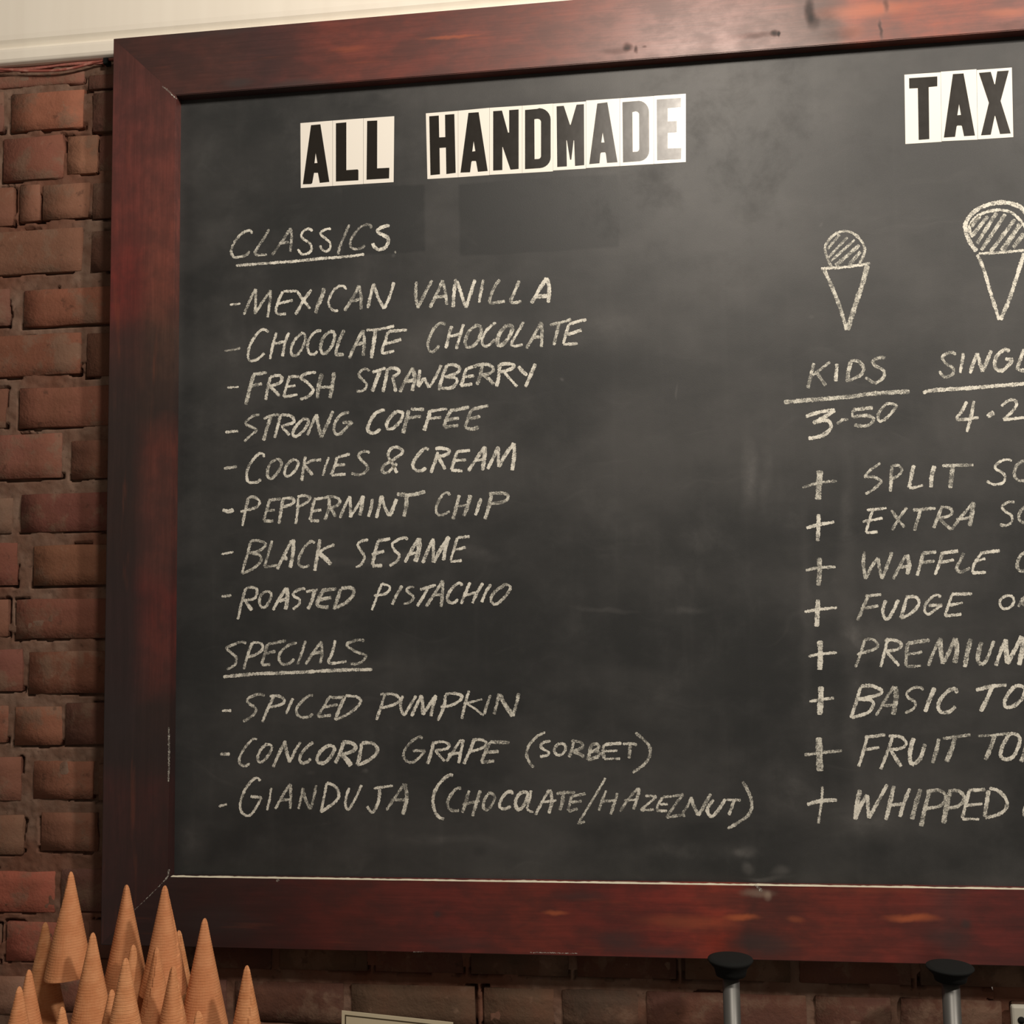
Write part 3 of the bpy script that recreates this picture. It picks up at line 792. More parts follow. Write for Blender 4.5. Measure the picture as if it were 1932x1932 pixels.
# rows under the board
def zrow(px, py): return at(px, py, WALLY).z
R17 = (zrow(1600, 1880), zrow(100, 1739))      # course just under the frame
R18 = (zrow(100, 1916), zrow(100, 1839))
def row(z0, z1, joints, cols, wobble=0):
    for i in range(len(joints) - 1):
        BR.append([joints[i] + .004, joints[i + 1] - .004, z0, z1, cols[i % len(cols)]])
xs = lambda px, py: at(px, py, WALLY).x
dk = [bc((74, 46, 36), 900), bc((82, 62, 46), 900), bc((84, 52, 42), 900), bc((70, 54, 43), 900)]  # browns darkened to carry the board's soft shadow on the rows beneath it
row(R17[1] - .0555, R17[1], [xs(335, 1780), xs(520, 1780), xs(700, 1790), xs(880, 1800), xs(1080, 1810), xs(1284, 1830), xs(1500, 1840), xs(1728, 1850), xs(1960, 1860), xs(2150, 1860)], dk)
row(R18[0], R18[1], [xs(246, 1880), xs(436, 1880), xs(655, 1890), xs(905, 1900), xs(1053, 1900), xs(1212, 1900), xs(1530, 1910), xs(1690, 1910), xs(1900, 1920), xs(2110, 1920)], [dk[2], dk[0], dk[1], dk[1], dk[3], dk[2]])
# further courses outside the frame: below, and to the left and right of the board
H18 = R18[1] - R18[0]; PIT = R17[1] - R18[1]
for k in range(1, 6):
    z1 = R18[1] - PIT * k; x = -.70 + (.11 if k % 2 else 0)
    j = []
    while x < 2.0: j.append(x); x += .215
    row(z1 - H18, z1, j, [dk[(k + i) % 4] for i in range(5)])
for k in range(16):
    z1 = R17[1] + PIT * (k - 1) + .002; x0 = -.70 if k % 2 else -.60
    lft = [x0]
    while lft[-1] + .215 < min(b[0] for b in BR if b[3] > z1 - .03 and b[2] < z1 - .02) - .02: lft.append(lft[-1] + .215)
    lim = min(b[0] for b in BR if b[3] > z1 - .03 and b[2] < z1 - .02)
    lft.append(lim - .006)
    if z1 < 1.12: row(z1 - .058, z1, lft, dk)
ZT = at(100, 112, WALLY).z
rr = random.Random(3)

NB = 0
WALL = None
def ragged_brick(x0, x1, z0, z1, col, seed):
    w_, h_ = x1 - x0, z1 - z0
    nx = max(3, int(w_ / .022)); nz = 4
    big = w_ * 1
    X = np.concatenate([[0, .0022], np.linspace(0, w_, nx - 1)[1:-1], [w_ - .0022, w_]]); Z = np.array([0, .002, h_ * .35, h_ * .68, h_ - .002, h_]); nz = 5; nx = len(X) - 1
    vs = []; prox = .0001 + .0013 * rr.random(); cr = [rr.random() for _ in range(4)]
    tilt = (rr.random() - .5) * .02
    for j, z in enumerate(Z):
        for i, x in enumerate(X):
            ex = i in (0, nx); ez = j in (0, nz)
            n = float(vnoise(x0 + x, z0 + z, 60, seed % 7)); n2 = float(vnoise(x0 + x, z0 + z, 130, 11))
            dx = dz = 0
            if ex: dx = (1 if i == 0 else -1) * (n * .0030 + (.0035 if ez else 0) * n2)
            if ez: dz = (1 if j == 0 else -1) * (n2 * .0026 + (.0016 if ex else 0))
            d = -prox - (n - .5) * .003 + tilt * (x - w_ / 2) * .3
            if ex or ez: d += .0017
            if ex and ez:
                q = cr[(i > 0) * 2 + (j > 0)]; k_ = .009 * q * q if j == 0 else .005 * q * q
                dx += (1 if i == 0 else -1) * k_; dz += (1 if j == 0 else -1) * k_
            vs.append((x + dx - w_ / 2, d, z + dz - h_ / 2))
    N = nx + 1; fs = []
    for j in range(nz):
        for i in range(nx):
            a = j * N + i; fs.append((a, a + 1, a + N + 1, a + N))
    ring = [i for i in range(N)] + [j * N + nx for j in range(1, nz + 1)] + [nz * N + i for i in range(nx - 1, -1, -1)] + [j * N for j in range(nz - 1, 0, -1)]
    b0 = len(vs)
    for k in ring: vs.append((vs[k][0] * 1.0, .016, vs[k][2]))
    for k in range(len(ring)):
        l = (k + 1) % len(ring); fs.append((ring[l], ring[k], b0 + k, b0 + l))
    me = mesh('brick', vs, fs, True)
    o = link('brick', me, MBRK, WALL, ((x0 + x1) / 2, WALLY, (z0 + z1) / 2))
    o.color = (*col, 1)
    return o

# mortar bed with open cracks under the bricks (the wall itself)
def mortar(name, x0, x1, z0, z1, step):
    nx = int((x1 - x0) / step); nz = int((z1 - z0) / step)
    gx, gz = np.meshgrid(np.linspace(x0, x1, nx + 1), np.linspace(z0, z1, nz + 1))
    h = -.0006 + .0024 * vnoise(gx, gz, 45, 1) + .0018 * vnoise(gx, gz, 160, 2)
    gate = vnoise(gx, gz, 24, 5)
    wv = (vnoise(gx, gz, 50, 6) - .5) * .004
    for a, b, c, d, _ in BR:
        if b < x0 or a > x1 or d < z0 or c > z1: continue
        inside = (gx > a - .002) & (gx < b + .002)
        under = inside & (gz > c - .0013 + wv) & (gz < c + .008)
        h[under & (gate > .36)] += .007
        over = inside & (gz < d + .0018 + wv) & (gz > d - .008)
        h[over & (gate > .74)] += .006
        side = (gz > c - .002) & (gz < d + .002) & (((gx > a - .0012 + wv) & (gx < a + .008)) | ((gx < b + .0012 + wv) & (gx > b - .008)))
        h[side & (gate > .66)] += .007
    vs = np.stack([gx, WALLY + h, gz], -1).reshape(-1, 3)
    i, j = np.meshgrid(np.arange(nx), np.arange(nz)); a = (j * (nx + 1) + i).ravel()
    fs = np.stack([a, a + 1, a + nx + 2, a + nx + 1], -1)
    return vs, fs
V1, F1 = mortar('m', -.34, -.055, -.27, ZT + .01, .0022)
V2, F2 = mortar('m', -.055, 1.02, -.27, -.03, .0022)
V3, F3 = np.array([(-.7, 0, -.62), (-.34, 0, -.62), (-.34, 0, ZT + .01), (-.7, 0, ZT + .01), (-.34, 0, -.62), (2.1, 0, -.62), (2.1, 0, -.27), (-.34, 0, -.27),
                   (1.02, 0, -.27), (2.1, 0, -.27), (2.1, 0, ZT + .01), (1.02, 0, ZT + .01), (-.055, 0, -.03), (1.02, 0, -.03), (1.02, 0, ZT + .01), (-.055, 0, ZT + .01)], float), None
V3[:, 1] = WALLY + .003
F3 = np.array([(0, 1, 2, 3), (4, 5, 6, 7), (8, 9, 10, 11), (12, 13, 14, 15)])
allv = np.concatenate([V1, V2, V3]); allf = np.concatenate([F1, F2 + len(V1), F3 + len(V1) + len(V2)])
me = mesh('wall_back', allv.tolist(), allf.tolist(), True)
WALL = link('wall_back', me, MMOR); tag(WALL, 'old exposed brick wall behind the chalkboard, worn red brown bricks with rough mortar', 'wall', kind='structure')
for k, (a, b, c, d, col) in enumerate(BR):
    if b - a > .015: ragged_brick(a, b, c, min(d, ZT - .001), col, k)

# ---- cream fascia above the bricks: flat reeded board, groove, rounded lip
zl0 = at(100, 113, WALLY - .011).z; zl1 = at(100, 84, WALLY - .009).z
prof = [(WALLY + .03, zl0), (WALLY - .006, zl0), (WALLY - .0105, zl0 + .002), (WALLY - .0125, zl0 + .006), (WALLY - .0125, zl1 - .007), (WALLY - .0115, zl1 - .003),
        (WALLY - .008, zl1 - .001), (WALLY - .003, zl1 + .001), (WALLY - .002, zl1 + .004), (WALLY - .005, zl1 + .009), (WALLY - .008, zl1 + .013), (WALLY - .009, zl1 + .020), (WALLY - .009, 1.30), (WALLY + .03, 1.30)]
vs, fs = [], []
for x in (-.8, 2.2):
    vs += [(x, y, z) for y, z in prof]
n = len(prof)
for i in range(n): fs.append((i, (i + 1) % n, n + (i + 1) % n, n + i))
fs.append(tuple(range(n))[::-1]); fs.append(tuple(range(n, 2 * n)))
o = link('trim_1', mesh('trim_1', vs, fs), MWHT)
tag(o, 'cream painted trim board with a grooved lower lip above the bricks', 'trim', kind='structure')
bev = o.modifiers.new('b', 'BEVEL'); bev.width = .0012; bev.segments = 2
o = link('floor', bm_mesh('floor', box_bm(-.8, 2.2, -2.2, .1, -1.55, -1.5)), MFLR); tag(o, 'dark floor', 'floor', kind='structure')

# ================================================================== chalkboard
L = at(0, 0, 0)
XI, XO, ZTI, ZTO, ZBI, ZBO = .001, -.0905, 1.0406, 1.1290, -.0012, -.0880
XR = 1.75
board = empty('chalkboard', (0, 0, 0), 'large black chalkboard menu in a dark red stained wooden frame', 'chalkboard')
panel = link('writing_panel', bm_mesh('panel', box_bm(-.03, XR + .03, PANY, PANY + .012, -.03, ZTI + .03)), MBOARD, board)
tag(panel, 'black writing surface with chalk dust and wiped smudges')
def rail(a, b, c, d, mat):   # outer a-b, inner d-c, y from 0 to RAILT
    bm = bmesh.new()
    f = [bm.verts.new((p[0], 0, p[1])) for p in (a, b, c, d)]
    g = [bm.verts.new((p[0], RAILT - .0026, p[1])) for p in (a, b, c, d)]
    bm.faces.new(f); bm.faces.new(g[::-1])
    for i in range(4):
        j = (i + 1) % 4; bm.faces.new((f[j], f[i], g[i], g[j]))
    bmesh.ops.bevel(bm, geom=[e for e in bm.edges if all(v.co.y < .001 for v in e.verts) and min(abs(e.verts[0].co.x - e.verts[1].co.x), abs(e.verts[0].co.z - e.verts[1].co.z)) < .01], offset=.0009, segments=2, affect='EDGES')
    return link('frame_rail', bm_mesh('rail', bm), mat, board)
e = .00004
XRO = XR + .089
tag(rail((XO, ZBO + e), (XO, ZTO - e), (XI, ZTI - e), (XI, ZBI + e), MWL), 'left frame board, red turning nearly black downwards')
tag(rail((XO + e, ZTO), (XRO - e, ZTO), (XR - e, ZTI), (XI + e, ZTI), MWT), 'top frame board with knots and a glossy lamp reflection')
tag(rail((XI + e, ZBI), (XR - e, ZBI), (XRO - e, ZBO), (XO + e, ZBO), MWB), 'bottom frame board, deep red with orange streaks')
rail((XR, ZTI - e), (XRO, ZTO - e), (XRO, ZBO + e), (XR, ZBI + e), MWL)
back = link('backing_strip', bm_mesh('bs', box_bm(.02, XR - .02, PANY + .0125, PANY + .019, -.03, .02)), MPWD, board)

# chalk powder lying along the bottom rail
nx = 900; X = np.linspace(XI + .002, XR - .002, nx); vs = []; fs = []
hh = .0002 + .0007 * vnoise(X, X * 0, 60, 3) + .0005 * vnoise(X, X * 0, 240, 4)
ff = .0004 + .0012 * vnoise(X, X * 0, 120, 8)
for i, x in enumerate(X):
    bk = .0045 + .006 * float(vnoise(x, 0., 35, 9)) + .003 * float(vnoise(x, 0., 210, 12))
    vs += [(x, ff[i] - .0003, ZBI + .0001), (x, .0015, ZBI + hh[i] * .7), (x, bk * .7, ZBI + hh[i]), (x, bk, ZBI + .00005)]
for i in range(nx - 1):
    for k in range(3):
        a = i * 4 + k; fs.append((a, a + 4, a + 5, a + 1))
dust = link('chalk_dust', mesh('dust', vs, fs, True), MPOW, board); tag(dust, 'pale chalk dust along the lower ledge', kind='stuff')

# ---- chalk writing
def catmull(p, n=7):
    if len(p) < 3: return p
    out = []; q = [p[0]] + p + [p[-1]]
    for i in range(1, len(q) - 2):
        a, b, c, d = (np.array(q[k], float) for k in (i - 1, i, i + 1, i + 2))
        for t in np.linspace(0, 1, n, endpoint=False):
            out.append(tuple(.5 * ((2 * b) + (c - a) * t + (2 * a - 5 * b + 4 * c - d) * t * t + (3 * b - a - 3 * c + d) * t ** 3)))
    out.append(p[-1]); return out
def resample(p, step):
    p = [np.array(k, float) for k in p]; out = [p[0]]; acc = 0
    for a, b in zip(p[:-1], p[1:]):
        l = float(np.linalg.norm(b - a))
        if l < 1e-6: continue
        t = step - acc
        while t <= l:
            out.append(a + (b - a) * t / l); t += step
        acc = l - (t - step)
    if np.linalg.norm(out[-1] - p[-1]) > step * .3: out.append(p[-1])
    return out
srnd = np.random.RandomState(5)
def ribbon(pts, width, vs, fs, y):
    P = resample(pts, 1.7)
    if len(P) < 2: return
    P = np.array(P); T = np.gradient(P, axis=0); T /= (np.linalg.norm(T, axis=1)[:, None] + 1e-9)
    N = np.stack([-T[:, 1], T[:, 0]], 1)
    s = np.arange(len(P)); ph = srnd.rand() * 50
    wob = vnoise(s * 1.0 + ph, s * 0.0, .16, 2) - .5
    wd = width / 2 * (1 + .35 * wob)
    l = wd + (srnd.rand(len(P)) - .5) * 1.5; r = wd + (srnd.rand(len(P)) - .5) * 1.5
    l[0] *= .6; r[0] *= .6; l[-1] *= .6; r[-1] *= .6
    b0 = len(vs)
    for i in range(len(P)):
        for q in (P[i] + N[i] * l[i], P[i] - N[i] * r[i]):
            v_ = at(q[0], q[1], y); vs.append((v_.x, y, v_.z))
    for i in range(len(P) - 1):
        a = b0 + 2 * i; fs.append((a, a + 2, a + 3, a + 1))
NAMES = {'-': 'dash', '_': 'underline', '+': 'plus_sign', '.': 'dot', '/': 'slash', '(': 'bracket', ')': 'bracket', '&': 'ampersand'}
ox = oy = 0; sc = 4.; dw = 5.; line = ''
faint = {('CLASSICS', 6), ('CLASSICS', 7), ('CLASSICS', 3)}
cnt = 0
for ln in TEXT.strip().splitlines():
    ln = ln.rstrip()
    if not ln: continue
    if ln[0] == '@':
        ox, oy, sc, dw = (float(k) for k in ln[1:].split(',')); continue
    if ln[0] == '#': line = ln[2:]; cnt = 0; continue
    name, rest = (ln.split(' ', 1) if ln[1] in ' ' or len(ln.split(' ')[0].split('~')[0]) > 1 else (ln[0], ln[1:]))
    if '~' in name: name, r2 = name.split('~', 1); rest = '~' + r2 + ' ' + rest
    vs, fs = [], []; wdt = dw; k = 0; cnt += 1
    for st in rest.strip().replace('|', '/').split('/') if name != '/' else rest.strip().split('|'):
        st = st.strip()
        if st.startswith('w'):
            i = 1
            while st[i] in '0123456789.': i += 1
            wdt = float(st[1:i]); st = st[i:].strip()
        sm = st.startswith('~'); st = st.lstrip('~').strip()
        p = [tuple(float(q) for q in a.split(',')) for a in st.split()]
        p = [(ox + a / sc, oy + b / sc) for a, b in p]
        if sm or len(p) > 2: p = catmull(p, 6)
        ribbon(p, wdt * 1.0, vs, fs, PANY - .00025 - .00006 * k); k += 1
    if not vs: continue
    bright = 2 if (line, cnt) in faint or 'large cone' in line and name == 'x' else (1 if srnd.rand() < .45 else 0)
    if name == 'hatching': bright = 1
    isword = len(name) > 1
    o = link(name if isword else NAMES.get(name, 'letter' if name.isalpha() else 'numeral'), mesh('chalk', vs, fs), CH[bright], panel)
    if not isword and name not in NAMES: tag(o, 'chalk ' + ('letter ' if name.isalpha() else 'numeral ') + name + ' in ' + line)
    elif isword: tag(o, name.replace('_', ' ') + ' of the ' + line)
# small chalk marks on the frame edges
for pts, wd in (([(334, 187), (324, 178), (316, 170), (306, 163)], 2.2), ([(318, 1372), (319, 1420), (318, 1475)], 3.0), ([(319, 1640), (316, 1654), (308, 1664)], 3.0),
                ([(308, 1664), (285, 1687), (254, 1717)], .9), ([(1425, 1668), (1432, 1676), (1438, 1682)], 4.5), ([(523, 1659), (525, 1663)], 5), ([(1000, 1797), (1050, 1798), (1090, 1799)], 1.4), ([(780, 1796), (800, 1796)], 1.4)):
    vs, fs = [], []; ribbon(catmull(pts, 6), wd, vs, fs, -.0004)
    link('chalk_mark', mesh('marks', vs, fs), CH[2], board)

# ================================================================== letter stickers
def poly_obj(name, loops, y0, y1, mat, parent, origin):
    """extruded plate with holes; loops in board metres (x, z)"""
    loops = [[Vector((x, z, 0)) for x, z in lp] for lp in loops]
    tris = tessellate_polygon(loops)
    flat = [v for lp in loops for v in lp]; n = len(flat); vs = []; fs = []
    for v in flat: vs.append((v.x - origin.x, y0 - origin.y, v.y - origin.z))
    for v in flat: vs.append((v.x - origin.x, y1 - origin.y, v.y - origin.z))
    for t in tris:
        a, b, c = (flat[i] for i in t)
        if (b - a).cross(c - a).z > 0: t = (t[0], t[1], t[2])
        else: t = (t[0], t[2], t[1])
        fs.append(t); fs.append(tuple(n + i for i in t[::-1]))
    k = 0
    for lp in loops:
        for i in range(len(lp)):
            j = (i + 1) % len(lp); fs.append((k + j, k + i, n + k + i, n + k + j))
        k += len(lp)
    bm = bmesh.new(); me = mesh(name, vs, fs); bm.from_mesh(me); bmesh.ops.recalc_face_normals(bm, faces=bm.faces); bm.to_mesh(me); bm.free()
    return link(name, me, mat, parent)
def arc(cx, cy, rx, ry, a0, a1, n=6):
    return [(cx + rx * math.cos(math.radians(a0 + (a1 - a0) * i / n)), cy - ry * math.sin(math.radians(a0 + (a1 - a0) * i / n))) for i in range(n + 1)]
STK = []
def sticker(ox, oy, sc, quad, loops, label, lift, group):
    c = lambda p: (ox + p[0] / sc, oy + p[1] / sc)
    Q = [at(*c(p), PANY) for p in quad]
    org = Vector((sum(q.x for q in Q) / 4, PANY - .00005, min(q.z for q in Q)))
    t = empty('letter_sticker', org, label, 'sticker', group)
    y1 = PANY - .0001; y0 = y1 - .00014 - lift
    poly_obj('backing', [[(q.x, q.z) for q in Q]], y0, y1, MSTK, t, org)
    lp = [[((v_ := at(*c(p), PANY)).x, v_.z) for p in l] for l in loops]
    poly_obj('printed_letter', lp, y0 - .00022, y0 - .00002, MBLK, t, org)
A = lambda s: s
ga = 'letter stickers spelling ALL'; gh = 'letter stickers spelling HANDMADE'; gt = 'letter stickers spelling TAX'
z = (550, 200, 1932 / 220)
sticker(*z, [(148, 285), (680, 243), (680, 1325), (155, 1360)],
        [[(325, 320), (480, 305), (628, 1258), (470, 1275), (440, 1108), (375, 1108), (345, 1278), (325, 1293), (190, 1298)], [(402, 780), (432, 945), (382, 950)]],
        'white sticker with a black letter A that starts the word ALL', 0, None)
sticker(*z, [(684, 243), (1190, 206), (1188, 1293), (684, 1325)],
        [[(738, 288), (910, 272), (910, 1065), (1095, 1052), (1110, 1065), (1110, 1232), (738, 1252)]], 'white sticker with a black letter L in the middle of ALL', .00005, None)
sticker(*z, [(1194, 206), (1703, 170), (1692, 1262), (1192, 1292)],
        [[(1255, 250), (1422, 242), (1420, 1035), (1622, 1025), (1618, 1200), (1245, 1222)]], 'white sticker with a black letter L that ends the word ALL', 0, None)
z = (790, 170, 1932 / 270)
sticker(*z, [(97, 315), (530, 280), (530, 1178), (118, 1202)],
        [[(143, 355), (272, 345), (278, 640), (360, 636), (356, 335), (482, 325), (500, 1118), (374, 1134), (368, 776), (282, 782), (288, 1137), (160, 1150)]],
        'white sticker with a black letter H that starts the word HANDMADE', 0, None)
sticker(*z, [(533, 280), (955, 240), (955, 1148), (533, 1178)],
        [[(672, 310), (810, 300), (932, 1093), (800, 1104), (776, 965), (770, 958), (722, 958), (712, 972), (694, 1110), (565, 1115)], [(743, 690), (766, 825), (724, 832)]],
        'white sticker with a black letter A between H and N in HANDMADE', .00006, None)
sticker(*z, [(958, 240), (1395, 212), (1395, 1122), (958, 1145)],
        [[(1006, 286), (1125, 278), (1206, 575), (1222, 575), (1222, 272), (1350, 262), (1350, 1065), (1240, 1075), (1136, 770), (1130, 770), (1130, 1080), (1006, 1088)]],
        'white sticker with a black letter N in the word HANDMADE', 0, None)
sticker(*z, [(1398, 212), (1812, 183), (1812, 1098), (1398, 1122)],
        [[(1436, 270), (1600, 255)] + arc(1625, 400, 157, 155, 88, 0) + arc(1625, 910, 157, 145, 0, -85) + [(1436, 1068)],
         [(1562, 395), (1600, 388)] + arc(1610, 430, 42, 40, 80, 0, 4) + arc(1610, 890, 42, 42, 0, -80, 4) + [(1565, 934)]],
        'white sticker with a black letter D before the M of HANDMADE', .00006, None)
z = (1040, 160, 1932 / 270)
sticker(*z, [(25, 256), (468, 226), (468, 1132), (25, 1158)],
        [[(73, 292), (170, 285), (254, 542), (263, 542), (342, 270), (442, 263), (446, 1085), (322, 1096), (310, 750), (303, 750), (272, 1012), (255, 1012), (212, 750), (205, 750), (212, 1102), (82, 1110)]],
        'white sticker with a black letter M in the middle of HANDMADE', 0, None)
sticker(*z, [(471, 214), (925, 184), (925, 1098), (471, 1125)],
        [[(622, 255), (758, 238), (895, 1046), (754, 1055), (738, 930), (728, 912), (678, 914), (664, 930), (652, 1060), (514, 1072)], [(695, 645), (720, 780), (676, 782)]],
        'white sticker with a dark letter A after the M of HANDMADE', .00006, None)
sticker(*z, [(928, 184), (1385, 153), (1385, 1070), (928, 1098)],
        [[(962, 236), (1160, 220)] + arc(1180, 370, 140, 152, 88, 0) + arc(1180, 890, 143, 142, 0, -85) + [(970, 1048)],
         [(1096, 370), (1140, 358)] + arc(1143, 400, 44, 40, 80, 0, 4) + arc(1150, 860, 40, 46, 0, -80, 4) + [(1100, 908)]],
        'white sticker with a greyish shining letter D before the last letter of HANDMADE', 0, None)
sticker(*z, [(1388, 151), (1817, 122), (1817, 1043), (1388, 1070)],
        [[(1425, 200), (1752, 178), (1750, 300), (1572, 315), (1572, 498), (1695, 490), (1693, 640), (1572, 648), (1572, 862), (1758, 856), (1752, 1003), (1430, 1020)]],
        'white sticker with a letter E washed pale by lamp glare, ending HANDMADE', .00006, None)
z = (1690, 110, 1932 / 242)
sticker(*z, [(130, 248), (675, 212), (690, 1258), (145, 1292)],
        [[(200, 302), (625, 275), (625, 422), (495, 435), (505, 1218), (345, 1230), (332, 450), (203, 456)]],
        'white sticker with a black letter T that starts the word TAX', 0, None)
sticker(*z, [(678, 204), (1215, 166), (1232, 1226), (693, 1250)],
        [[(860, 240), (1020, 230), (1192, 1164), (1028, 1174), (998, 1030), (988, 1014), (928, 1014), (915, 1030), (893, 1184), (724, 1195)], [(953, 692), (982, 855), (926, 860)]],
        'white sticker with a black letter A in the middle of TAX', .00006, None)
sticker(*z, [(1219, 178), (1748, 140), (1770, 1188), (1236, 1222)],
        [[(1252, 222), (1430, 206), (1485, 392), (1495, 392), (1528, 198), (1702, 186), (1578, 645), (1730, 1132), (1570, 1142), (1498, 868), (1490, 868), (1430, 1152), (1284, 1162), (1402, 672)]],
        'white sticker with a black letter X that ends the word TAX', 0, None)

# ================================================================== cable under the trim
pts = catmull([(-80, 128), (0, 131), (50, 134), (105, 133), (140, 128), (175, 119), (205, 113), (240, 108)], 6)
vs, fs = [], []
for i, p in enumerate(pts):
    c = at(p[0], p[1], WALLY - .0075)
    for k in range(8):
        a = k * math.pi / 4; vs.append((c.x, c.y + .0019 * math.sin(a), c.z + .0019 * math.cos(a)))
for i in range(len(pts) - 1):
    for k in range(8):
        j = (k + 1) % 8; fs.append((i * 8 + k, i * 8 + j, i * 8 + 8 + j, i * 8 + 8 + k))
c0 = at(100, 133, WALLY - .0075)
cb = empty('cable', c0, 'thin reddish cable sagging just under the cream trim', 'cable')
me = mesh('cable', [(a - c0.x, b - c0.y, c - c0.z) for a, b, c in vs], fs, True)
link('cord', me, MCAB, cb)
p = at(201, 117, WALLY - .008)
bm = box_bm(-.0035, .0035, -.004, .007, -.004, .005, .001); link('clip', bm_mesh('clip', bm), MRUB, cb, p - c0)

# ================================================================== wafer cones on a stand
LC = .1165; RC = .0240
def cone_mesh(seed):
    n = 40; k = 80; r_ = random.Random(seed); vs = []; fs = []
    sa = r_.random() * 6.28; tw = 1.1 + r_.random() * .8
    for j in range(k + 1):
        t = j / k; z_ = LC * t; rad = RC * (1 - t) + .0021 * min(1, (1 - t) * 14 + .55)
        rib = (.00012 if j % 2 else -.00004) if 0 < j < k else 0
        for i in range(n):
            a = 2 * math.pi * i / n
            s_ = ((a - sa - tw * t) % (2 * math.pi)) / (2 * math.pi)
            over = .0022 * max(0, 1 - s_ * 3.2) * (1 - t * .7)
            rr_ = rad + rib + over + .0004 * math.sin(3 * a + seed)
            vs.append((rr_ * math.cos(a), rr_ * math.sin(a), z_ + (.0010 * math.sin(2 * a + seed) if j == 0 else 0)))
    for j in range(k):
        for i in range(n):
            b = (i + 1) % n; fs.append((j * n + i, j * n + b, (j + 1) * n + b, (j + 1) * n + i))
    top = len(vs); vs.append((0, 0, LC + .0009))
    for i in range(n): fs.append((k * n + i, k * n + (i + 1) % n, top))
    # inner wall so the mouth is an open shell
    b0 = len(vs)
    for j in (0, 30, k):
        t = j / k
        for i in range(n):
            a = 2 * math.pi * i / n; rr_ = max(.0004, RC * (1 - t) - .0012)
            vs.append((rr_ * math.cos(a), rr_ * math.sin(a), LC * t * .985 + (.0010 * math.sin(2 * a + seed) if j == 0 else 0)))
    for j in range(2):
        for i in range(n):
            b = (i + 1) % n; fs.append((b0 + j * n + b, b0 + j * n + i, b0 + (j + 1) * n + i, b0 + (j + 1) * n + b))
    for i in range(n):
        b = (i + 1) % n; fs.append((b, i, b0 + i, b0 + b))
    return mesh('cone', vs, fs, False)
CM = [cone_mesh(s) for s in (1, 2, 3, 4)]
for c in CM: c.materials.append(MWAF)
ZTRAY = -.1565
CONES = [
 # tip px, tip height above tray, (tilt x, tilt z-plane), label
 (133.8, 1644, 0.1964, 0, 'tallest wafer cone at the left, its tip highest of all against the bricks'),
 (239, 1669, 0.1738, 0, 'tall broad wafer cone mid pile, tip against the dark left frame corner'),
 (311, 1670.5, 0.1854, 0, 'tall wafer cone whose tip stands just under the lower left corner of the board'),
 (386.8, 1732, 0.1522, 0, 'wide wafer cone at the right of the pile, tip against the bottom rail'),
 (466, 1821, 0.1175, 0, 'lone darker wafer cone standing apart at the far right of the pile'),
 (86, 1739.5, 0.1315, 0, 'wafer cone just left of the tallest cone, overlapping it'),
 (175.8, 1759, 0.1413, 0, 'narrow wafer cone between the tallest cone and the broad middle one'),
 (337, 1755, 0.1231, 0, 'slim wafer cone leaning in front of the tall cone under the board corner'),
 (54.6, 1829, 0.1175, 0, 'small wafer cone tip behind the leftmost front cone'),
 (36.3, 1860.6, 0.1175, 0, 'leftmost wafer cone, at the front edge of the pile'),
 (252, 1782, 0.1175, 0, 'wafer cone overlapping the right side of the broad middle cone'),
 (238, 1807, 0.1597, 0, 'wafer cone in front of the broad middle cone, seam facing out'),
 (295, 1787, 0.131, 0, 'pale wafer cone at the lower left of the tall cone under the board corner'),
 (326, 1823, 0.1242, 0, 'wafer cone in front of the slim leaning cone, near the lower edge'),
 (211, 1866.5, 0.1175, 0, 'little wafer cone tip low between the two middle cones'),
 (117, 1899, 0.1175, 0, 'lowest wafer cone tip at the left, below the tallest cone'),
 (374, 1907, 0.1175, 0, 'lowest wafer cone tip at the right, in front of the wide cone'),
]
placed = []
for i, (px, py, ht, tl, lab) in enumerate(CONES):
    q = at_z(px, py, ZTRAY + ht)
    placed.append(q)
    me = CM[i % 4]
    o = link('wafer_cone', me, None, None, (q.x, q.y, q.z - LC - .0009))
    o.rotation_euler = (0, 0, rnd.random() * 6.28)
    tag(o, lab, 'cone', 'upturned wafer cones piled at the lower left')
print('CONES', [tuple(round(k, 3) for k in q) for q in placed])
xs_ = [q.x for q in placed]; ys_ = [q.y for q in placed]
st = empty('cone_stand', ((min(xs_) + max(xs_)) / 2, (min(ys_) + max(ys_)) / 2, -.60), 'low wooden stand carrying the piled wafer cones', 'stand')
cx, cy = st.location.x, st.location.y
hx = (max(xs_) - min(xs_)) / 2 + .03; y0s = min(ys_) - .03 - cy; y1s = max(ys_) + .022 - cy
link('tray', bm_mesh('tray', box_bm(-hx, hx, y0s, y1s, .6 + ZTRAY - .012, .6 + ZTRAY, .003)), MPWD, st)
link('post', lathe('post', [(.02, .0101), (.02, .6 + ZTRAY - .0125)]), MPWD, st)
link('base', bm_mesh('base', box_bm(-.09, .09, -.07, .07, 0, .01, .003)), MPWD, st)

# ================================================================== counter under the frame
ct = empty('back_counter', (.5, -.28, -1.5), 'dark counter below the chalkboard carrying the cone stand', 'counter')
link('worktop', bm_mesh('wt', box_bm(-1.15, 1.45, -.30, .30, .86, .90, .004)), MCTR, ct)
link('cabinet_body', bm_mesh('cb', box_bm(-1.1, 1.4, -.26, .28, 0, .859, .004)), MPWD, ct)

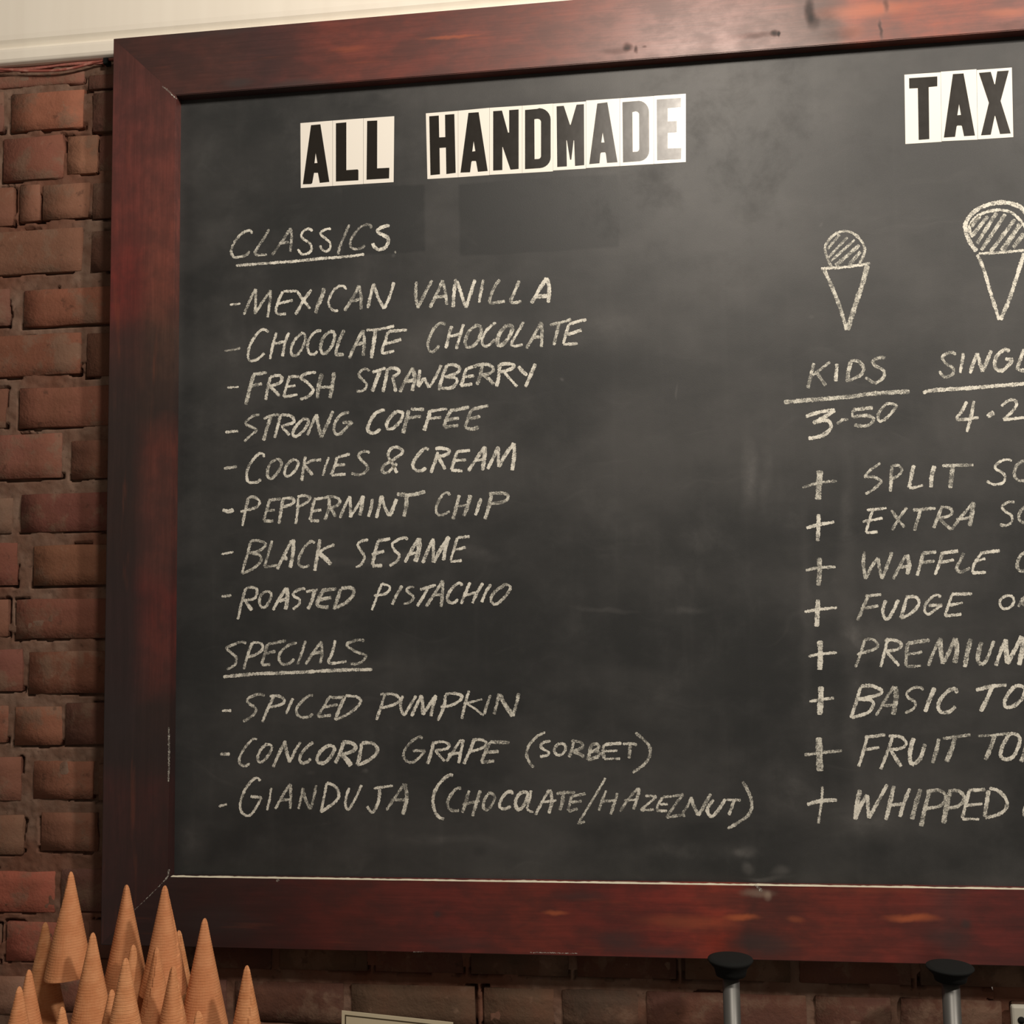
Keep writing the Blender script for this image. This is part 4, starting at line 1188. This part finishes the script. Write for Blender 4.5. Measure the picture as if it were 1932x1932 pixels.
# ================================================================== two steel posts with black caps
def post(px, pxt, ycap, labels, y=-.045):
    p = at(px, 1905, y); zc = at(px, ycap, y).z; top = at(px, pxt, y).z
    t = empty('steel_post', (p.x, y, -.60), labels, 'post', 'capped steel posts under the board')
    H_ = zc + .60
    link('tube', lathe('tube', [(.0098, 0.0), (.0098, H_)], 32), MSTL, t)
    s = top + .60
    link('cap', lathe('cap', [(.0125, H_ - .0005), (.0170, H_ + .001), (.0182, H_ + .006), (.0192, H_ + (s - H_) * .45), (.0240, H_ + (s - H_) * .72), (.0262, H_ + (s - H_) * .86), (.0256, H_ + (s - H_) * .94), (.020, s)], 40), MRUB, t)
    link('foot', lathe('foot', [(.028, 0), (.028, .004), (.0105, .008), (.0102, .016)], 32), MRUB, t)
post(1381, 1806, 1841, 'steel tube with black flared cap, nearer the middle of the board')
post(1796, 1821, 1851, 'steel tube with black flared cap, nearer the right edge of the picture')

# ================================================================== cream sign card on a slim stem
y = -.10
a = at(645, 1906.5, y); b = at(855, 1929, y)
vx = Vector((b.x - a.x, .0, b.z - a.z)); wd = vx.length; u = vx.normalized(); dn = Vector((-.012, 0, -1)).normalized()
sg = empty('sign_card', ((a.x + b.x) / 2, y, -.60), 'cream card with a dark ruled border, tilted, only its top edge showing under the board', 'card')
org = sg.location
def quad_plate(name, P, y0, y1, mat):
    poly_obj(name, [[(p.x, p.z) for p in lp] for lp in P], y0, y1, mat, sg, org)
c_ = a + dn * .16; d_ = b + dn * .16
quad_plate('card', [[a, b, d_, c_]], y - .0006, y + .0006, MCRD)
i1, i2 = .0042, .0055
def ins(k): return [a + u * k + dn * k, b - u * k + dn * k, d_ - u * k - dn * k, c_ + u * k - dn * k]
quad_plate('border_line', [ins(.0040), ins(.0053)], y - .0009, y - .00065, MINK)
hz_ = (c_.z + d_.z) / 2 + .6
link('stem', lathe('stem', [(.004, 0.006), (.004, hz_ + .03)]), MSTL, sg, (0, .0052, 0))
link('stem_base', lathe('sb', [(.035, 0), (.035, .003), (.028, .006)]), MSTL, sg, (0, .005, 0))

# ================================================================== white plate on the wall at the right
pl = at(1908, 1897, WALLY - .012)
t = empty('wall_plate', (pl.x + .022, WALLY - .004, pl.z - .045), 'pale plate with a round black hole at the lower right corner of the picture', 'plate')
link('plate', bm_mesh('pl', box_bm(-.022, .022, -.008, 0, 0, .045, .003)), MPLT, t)
hm = lathe('hole', [(.0042, -.0004), (.0042, .0005)], 24)
q = at(1927, 1925, WALLY - .012)
h_ = link('hole', hm, MRUB, t, (q.x - t.location.x, -.0083, q.z - t.location.z)); h_.rotation_euler = (math.pi / 2, 0, 0)
for kx in (.0,):
    h2 = link('hole', hm, MRUB, t, (q.x - t.location.x, -.0083, q.z - t.location.z - .02)); h2.rotation_euler = (math.pi / 2, 0, 0)
